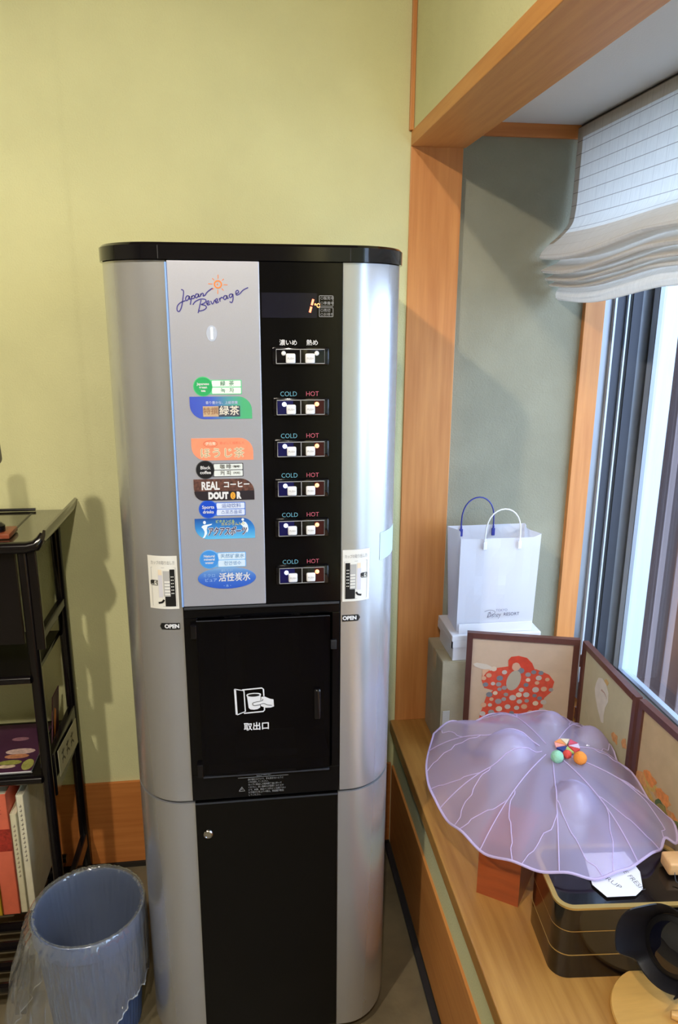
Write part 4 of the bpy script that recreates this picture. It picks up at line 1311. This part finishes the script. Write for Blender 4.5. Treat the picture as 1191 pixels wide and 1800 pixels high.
for k in range(9):
    blob(r2, f2, random.uniform(.45, .88), random.uniform(.36, .66), random.uniform(.03, .06), random.uniform(.015, .035), FLOW[k % 3], .0002 + k * .00005, 'autumn_leaf')
for k in range(8):
    blob(r2, f2, random.uniform(.15, .85), random.uniform(.20, .42), random.uniform(.04, .10), random.uniform(.02, .05), LEAF[k % 2], .0001 + k * .00004, 'grass_tuft')
for k in range(16):
    blob(r3, f3, random.uniform(.1, .9), random.uniform(.42, .60), random.uniform(.06, .12), random.uniform(.03, .05), FLOW[k % 3], .0001 + k * .00003, 'flower')
for k in range(26):
    blob(r3, f3, random.uniform(.15, .95), random.uniform(.15, .48), random.uniform(.04, .09), random.uniform(.02, .045), LEAF[k % 4], .0006 + k * .00003, 'foliage')

# ------------------------------------------------------------------ things below and around the mesh cover
# orange-brown lacquered box standing cornerwise
ob = thing('wooden_box', (.50, 1.196, SILL), 'orange-brown lacquered wooden box under the lavender cover', 'box')
MT['orange_wood'] = M('orange_lacquer', (164, 76, 32), .28, var=(8, .15), stretch=(1, 1, 8), coat=.3)
q = [(.497, 1.125), (.569, 1.221), (.502, 1.268), (.430, 1.172)]
mk('body', slab(q, SILL, .515), 'orange_wood', ob)
cq = (sum(p[0] for p in q) / 4, sum(p[1] for p in q) / 4)
mk('lid', slab([(cq[0] + (p[0] - cq[0]) * 1.03, cq[1] + (p[1] - cq[1]) * 1.03) for p in q], .516, .528), 'orange_wood', ob)

# tiered black lacquer box
jb = thing('tiered_lacquer_box', (.62, 1.04, SILL), 'black three-tier lacquer box with gold lines at the front of the sill', 'box')
MT['jubako'] = M('jubako_black', (16, 12, 12), .14, spec=.5, coat=.3)
MT['gold'] = M('gold_line', (196, 164, 96), .35, .6)
JX0, JX1, JY0, JY1 = .499, .758, .966, 1.116
def jring(gr):
    a = radians(-4.5)
    return [(JX0 + (x - JX0) * cos(a) - (y - JY0) * sin(a), JY0 + (x - JX0) * sin(a) + (y - JY0) * cos(a)) for x, y in rrect(JX0 - gr, JY0 - gr, JX1 + gr, JY1 + gr, .030 + gr, 8)]
zz = SILL + .0005
for k, (z0, z1) in enumerate(((SILL, .4475), (.4485, .4965))):
    tr = mk('tier', slab(jring(0), z0, z1), 'jubako', jb, True)
    mk('gold_line', slab(jring(.0006), z1 - .0004, z1 + .0012), 'gold', tr)
ldj = mk('lid', slab(jring(.001), .4980, .5410), 'jubako', jb, True)
def ringslab(ga, gb, z0, z1):
    a, b = jring(ga), jring(gb)
    n = len(a)
    V = [(p[0], p[1], z1) for p in a] + [(p[0], p[1], z1) for p in b] + [(p[0], p[1], z0) for p in a] + [(p[0], p[1], z0) for p in b]
    Fc = []
    for i in range(n):
        j = (i + 1) % n
        Fc += [(i, j, n + j, n + i), (2 * n + i, 3 * n + i, 3 * n + j, 2 * n + j), (i, 2 * n + i, 2 * n + j, j), (n + i, n + j, 3 * n + j, 3 * n + i)]
    return V, Fc
mk('gold_rim', ringslab(.0012, -.0075, .5405, .5445), 'gold', ldj)

# glass jars
MT['jar'] = shader_mix('jar_glass', film_build((.96, .98, 1, 1), base=.08, gloss=.55, rough=.05, white=.35))
JARS = [(.535, 1.312, SILL, .655, .042, 'clear glass jar with domed lid under the left of the cover'), (.602, 1.153, SILL, .640, .034, 'clear glass jar behind the black lacquer box under the cover'),
        (.668, 1.415, SILL, .632, .032, 'slim clear glass jar at the back under the cover'), (.728, 1.350, SILL, .630, .032, 'slim clear glass jar nearest the second screen panel')]
for x, y, z0, z1, r, lb in JARS:
    h = z1 - z0
    j = thing('glass_jar', (x, y, z0), lb, 'jar', 'glass jars under the mesh cover')
    mk('vessel', lathe([(.004, .001), (r * .9, .001), (r, .008), (r, h * .72), (r * .85, h * .78), (r * .80, h * .78), (r * .93, h * .70), (r * .93, .012), (.004, .010)], (x, y, z0), 28), 'jar', j, True)
    mk('lid', lathe([(r * .96, h * .78), (r * .98, h * .80), (r * .9, h * .87), (r * .55, h * .925), (r * .2, h * .94), (r * .16, h * .97), (r * .10, h * .995), (.0008, h)], (x, y, z0), 28), 'jar', j, True)
mk('wooden_canister', lathe([(.030, .0), (.031, .002), (.031, .150), (.029, .153), (.001, .154)], (.742, 1.180, SILL), 28), M('canister_wood', (156, 88, 44), .35, var=(8, .15), stretch=(1, 1, 6)), None, True,
   label='brown wooden canister under the right edge of the cover', cat='canister')

# lavender mesh cover
CC = Vector((.612, 1.285))
RIM = [(.427, 1.516, .540), (.392, 1.440, .520), (.372, 1.349, .530), (.368, 1.285, .540), (.380, 1.227, .528), (.392, 1.165, .548), (.418, 1.113, .540), (.455, 1.070, .556), (.497, 1.043, .552), (.540, 1.026, .560),
       (.583, 1.013, .553), (.625, 1.018, .560), (.661, 1.033, .5535), (.705, 1.048, .565), (.738, 1.070, .553), (.752, 1.082, .566), (.772, 1.076, .558), (.783, 1.110, .575), (.783, 1.180, .560), (.780, 1.260, .580), (.778, 1.350, .560), (.772, 1.430, .575),
       (.755, 1.495, .560), (.705, 1.532, .572), (.640, 1.548, .556), (.575, 1.543, .566), (.520, 1.534, .550), (.470, 1.532, .560)]
rim_s = smooth_path(RIM + [RIM[0]], 6)[:-1]
rim_s.sort(key=lambda p: atan2(p[1] - CC.y, p[0] - CC.x))
ZA = .630
NR, NTH = 34, len(rim_s)
def cover_z(x, y, zr, s, th):
    z = zr + (ZA - zr) * (1 - s ** 2.7)
    z += .006 * sin(8 * th) * s * s * (1 - s) * 3
    for (jx, jy, j0, j1, jr, _) in JARS:
        d = sqrt((x - jx) ** 2 + (y - jy) ** 2)
        z = max(z, j1 + .006 - (d / jr) ** 2 * .020) if d < jr * 2.2 else z
    if (JX0 - .01 < x < JX1 + .03) and (JY0 - .03 < y < JY1 + .01):
        z = max(z, .5485)
    return z
V, Fc = [], []
V.append((CC.x, CC.y, cover_z(CC.x, CC.y, .55, 0, 0)))
for i in range(1, NR + 1):
    s = i / NR
    for k, p in enumerate(rim_s):
        x = CC.x + (p[0] - CC.x) * s; y = CC.y + (p[1] - CC.y) * s
        th = atan2(p[1] - CC.y, p[0] - CC.x)
        V.append((x, y, cover_z(x, y, p[2], s, th)))
for k in range(NTH):
    Fc.append((0, 1 + k, 1 + (k + 1) % NTH))
for i in range(NR - 1):
    for k in range(NTH):
        j = (k + 1) % NTH
        a, b = 1 + i * NTH, 1 + (i + 1) * NTH
        Fc.append((a + k, a + j, b + j, b + k))
MT['organza'] = shader_mix('lavender_organza', cloth_build(lin((220, 208, 246)), .40, .5))
MT['organza_vein'] = shader_mix('lavender_vein', cloth_build(lin((226, 212, 244)), .0, .4))
fc = thing('mesh_cover', (CC.x, CC.y, .553), 'sheer lavender fabric cover shaped like a leaf draped over jars', 'food cover')
mk('fabric', (V, Fc), 'organza', fc, True)
mk('piping', tube([V[1 + (NR - 1) * NTH + k] for k in range(NTH)], .0026, 6, True), 'organza_vein', fc, True)
def on_cover(th, s):
    k = min(range(NTH), key=lambda q: abs((atan2(rim_s[q][1] - CC.y, rim_s[q][0] - CC.x) - th + pi) % (2 * pi) - pi))
    i = max(1, min(NR, int(round(s * NR))))
    v = V[1 + (i - 1) * NTH + k]
    return (v[0], v[1], v[2] + .001)
for deg in (-172, -140, -108, -75, -42, 5, 50, 95, 140):
    th = radians(deg)
    main = [on_cover(th, s / 20) for s in range(2, 21)]
    vn = mk('vein', tube(smooth_path(main, 2), .0011, 5), 'organza_vein', fc, True)
    for sg, s0 in ((1, .58), (-1, .62)):
        br = [on_cover(th + sg * .30 * max(0, (s / 20 - s0)) / (1 - s0) ** .8, s / 20) for s in range(int(s0 * 20), 21)]
        mk('side_vein', tube(smooth_path(br, 2), .0009, 5), 'organza_vein', vn, True)
# pinwheel ornament and its beads
oc = Vector((.648, 1.290)); oz = max(v[2] for v in V if (v[0] - oc.x) ** 2 + (v[1] - oc.y) ** 2 < .0009) + .002
pins = [(214, 84, 110), (236, 220, 190), (232, 150, 90), (240, 160, 150), (44, 62, 130), (176, 196, 110), (212, 66, 62), (222, 200, 226)]
for k, c in enumerate(pins):
    a0 = 2 * pi * k / 8 + .2; a1 = a0 + 2 * pi / 8 * .92
    tri = [(oc.x + .004 * cos((a0 + a1) / 2), oc.y + .004 * sin((a0 + a1) / 2)), (oc.x + .026 * cos(a0), oc.y + .026 * sin(a0)), (oc.x + .026 * cos(a1), oc.y + .026 * sin(a1))]
    mk('pinwheel_patch', slab(tri, oz, oz + .004), M('patch_cloth', c, .8), fc)
for (x, y, r, c) in ((.608, 1.248, .013, (150, 206, 176)), (.634, 1.258, .009, (222, 78, 70)), (.652, 1.238, .0135, (244, 150, 62))):
    zc = max(v[2] for v in V if (v[0] - x) ** 2 + (v[1] - y) ** 2 < .0008) + r * .7
    mk('pompom', lathe([(.0005, -r), (r * .5, -r * .86), (r * .87, -r * .5), (r, 0), (r * .87, r * .5), (r * .5, r * .86), (.0005, r)], (x, y, zc), 18), M('pompom_wool', c, .9, bump=(300, .6)), fc, True)

# note card on the lid
nc = mk('note_card', slab([(.596, 1.085), (.674, 1.080), (.676, 1.029), (.660, .990), (.640, .977), (.590, .980), (.578, 1.010)], .5447, .5453), M('note_paper', (232, 232, 236), .6), None,
        label='white handwritten note card on the black lacquer box lid', cat='note')
INK = M('pencil_ink', (84, 82, 90), .7)
def note_map(ox, oy, ang):
    return lambda a, b: (ox + a * cos(ang) - b * sin(ang), oy + a * sin(ang) + b * cos(ang), .5457)
mk('handwriting', text_shape('COFFEE FRESH', .0135, mapf=note_map(.650, 1.030, radians(-78)), w=.088, bold=-.0002), INK, nc)
mk('handwriting', text_shape('SYRUP', .0135, mapf=note_map(.612, 1.017, radians(-62)), w=.046, bold=-.0002), INK, nc)

# small wooden block on the lid
wk = thing('wooden_block', (.748, 1.030, .5445), 'small pale wooden block on the black lacquer box', 'block')
mk('block', rotz_about(box(.722, 1.010, .5450, .772, 1.046, .5690, .004, 3), radians(-6), (.747, 1.028, .55)), M('pale_wood', (226, 178, 124), .5, var=(20, .06), stretch=(1, 6, 6)), wk, True)
mk('string', tube(smooth_path([(.728, 1.008, .556), (.725, .998, .5475), (.731, .990, .5460), (.738, .984, .5460)], 4), .0008, 5), 'dark_print', wk)

# round wooden plate and spoon
pl = thing('wooden_plate', (.660, .866, SILL), 'round pale wooden plate on the sill in front of the lacquer box', 'plate')
PWOOD = M('plate_wood', (212, 164, 88), .42, var=(10, .1), stretch=(1, 6, 6))
mk('disc', lathe([(.001, 0), (.085, 0), (.094, .003), (.096, .007), (.094, .010), (.001, .010)], (.660, .866, SILL), 56), PWOOD, pl, True)
sp = mk('wooden_spoon', tube([(.652, .862, .4205), (.668, .854, .4205), (.72, .832, .4205), (.80, .80, .4205)], [.006, .010, .0085, .007], 12), M('spoon_wood', (214, 166, 100), .45), None, True,
        label='wooden spoon handle resting on the round wooden plate', cat='spoon')

# camera with petal lens hood lying in front of the lacquer box
cmx = thing('camera', (.74, .915, .4115), 'black camera with petal lens hood on the wooden plate', 'camera')
HB_ = M('hood_black', (24, 24, 32), .42); LB = M('lens_barrel', (16, 16, 20), .4); LG = M('lens_glass', (6, 8, 24), .03, coat=1.0)
C0 = Vector((.662, .884, .532)); AX = Vector((-.84, -.38, .30)).normalized(); KS = 1.32
U = AX.cross(Vector((0, 0, 1))).normalized(); W_ = U.cross(AX).normalized()
def ringp(d, r, a):
    return tuple(C0 + AX * d * KS + (U * cos(a) + W_ * sin(a)) * r * KS)
def revolve(prof, n=40, front=None):
    V, Fc = [], []
    for i, (d, r) in enumerate(prof):
        for k in range(n):
            a = 2 * pi * k / n
            dd = d + (front(a) if front and i in front_rows else 0)
            V.append(ringp(dd, r, a))
    for i in range(len(prof) - 1):
        for k in range(n):
            j = (k + 1) % n
            Fc.append((i * n + k, i * n + j, (i + 1) * n + j, (i + 1) * n + k))
    return V, Fc
front_rows = ()
mk('lens_barrel', revolve([(-.050, .030), (-.048, .033), (-.012, .033), (-.010, .035), (.012, .035), (.014, .032), (.014, .001)]), LB, cmx, True)
mk('focus_ring', revolve([(-.034, .0332), (-.034, .0352), (-.020, .0352), (-.020, .0332)]), 'rubber', cmx, True)
mk('front_element', revolve([(.0142, .028), (.0165, .020), (.0175, .010), (.018, .0005)]), LG, cmx, True)
front_rows = (2, 3)
petal = lambda a: .016 * (1 if cos(2 * a) > .25 else (-1 if cos(2 * a) < -.25 else cos(2 * a) * 4))
mk('lens_hood', revolve([(.006, .0362), (.012, .0385), (.040, .0480), (.040, .0465), (.014, .0372), (.008, .0352)], 72, petal), HB_, cmx, True)
mk('camera_body', box(.735, .840, .4118, .862, .915, .580, .012, 3), LB, cmx, True)
mk('accessory_shoe', box(.785, .86, .5805, .81, .89, .5845, .001), 'chrome', cmx)
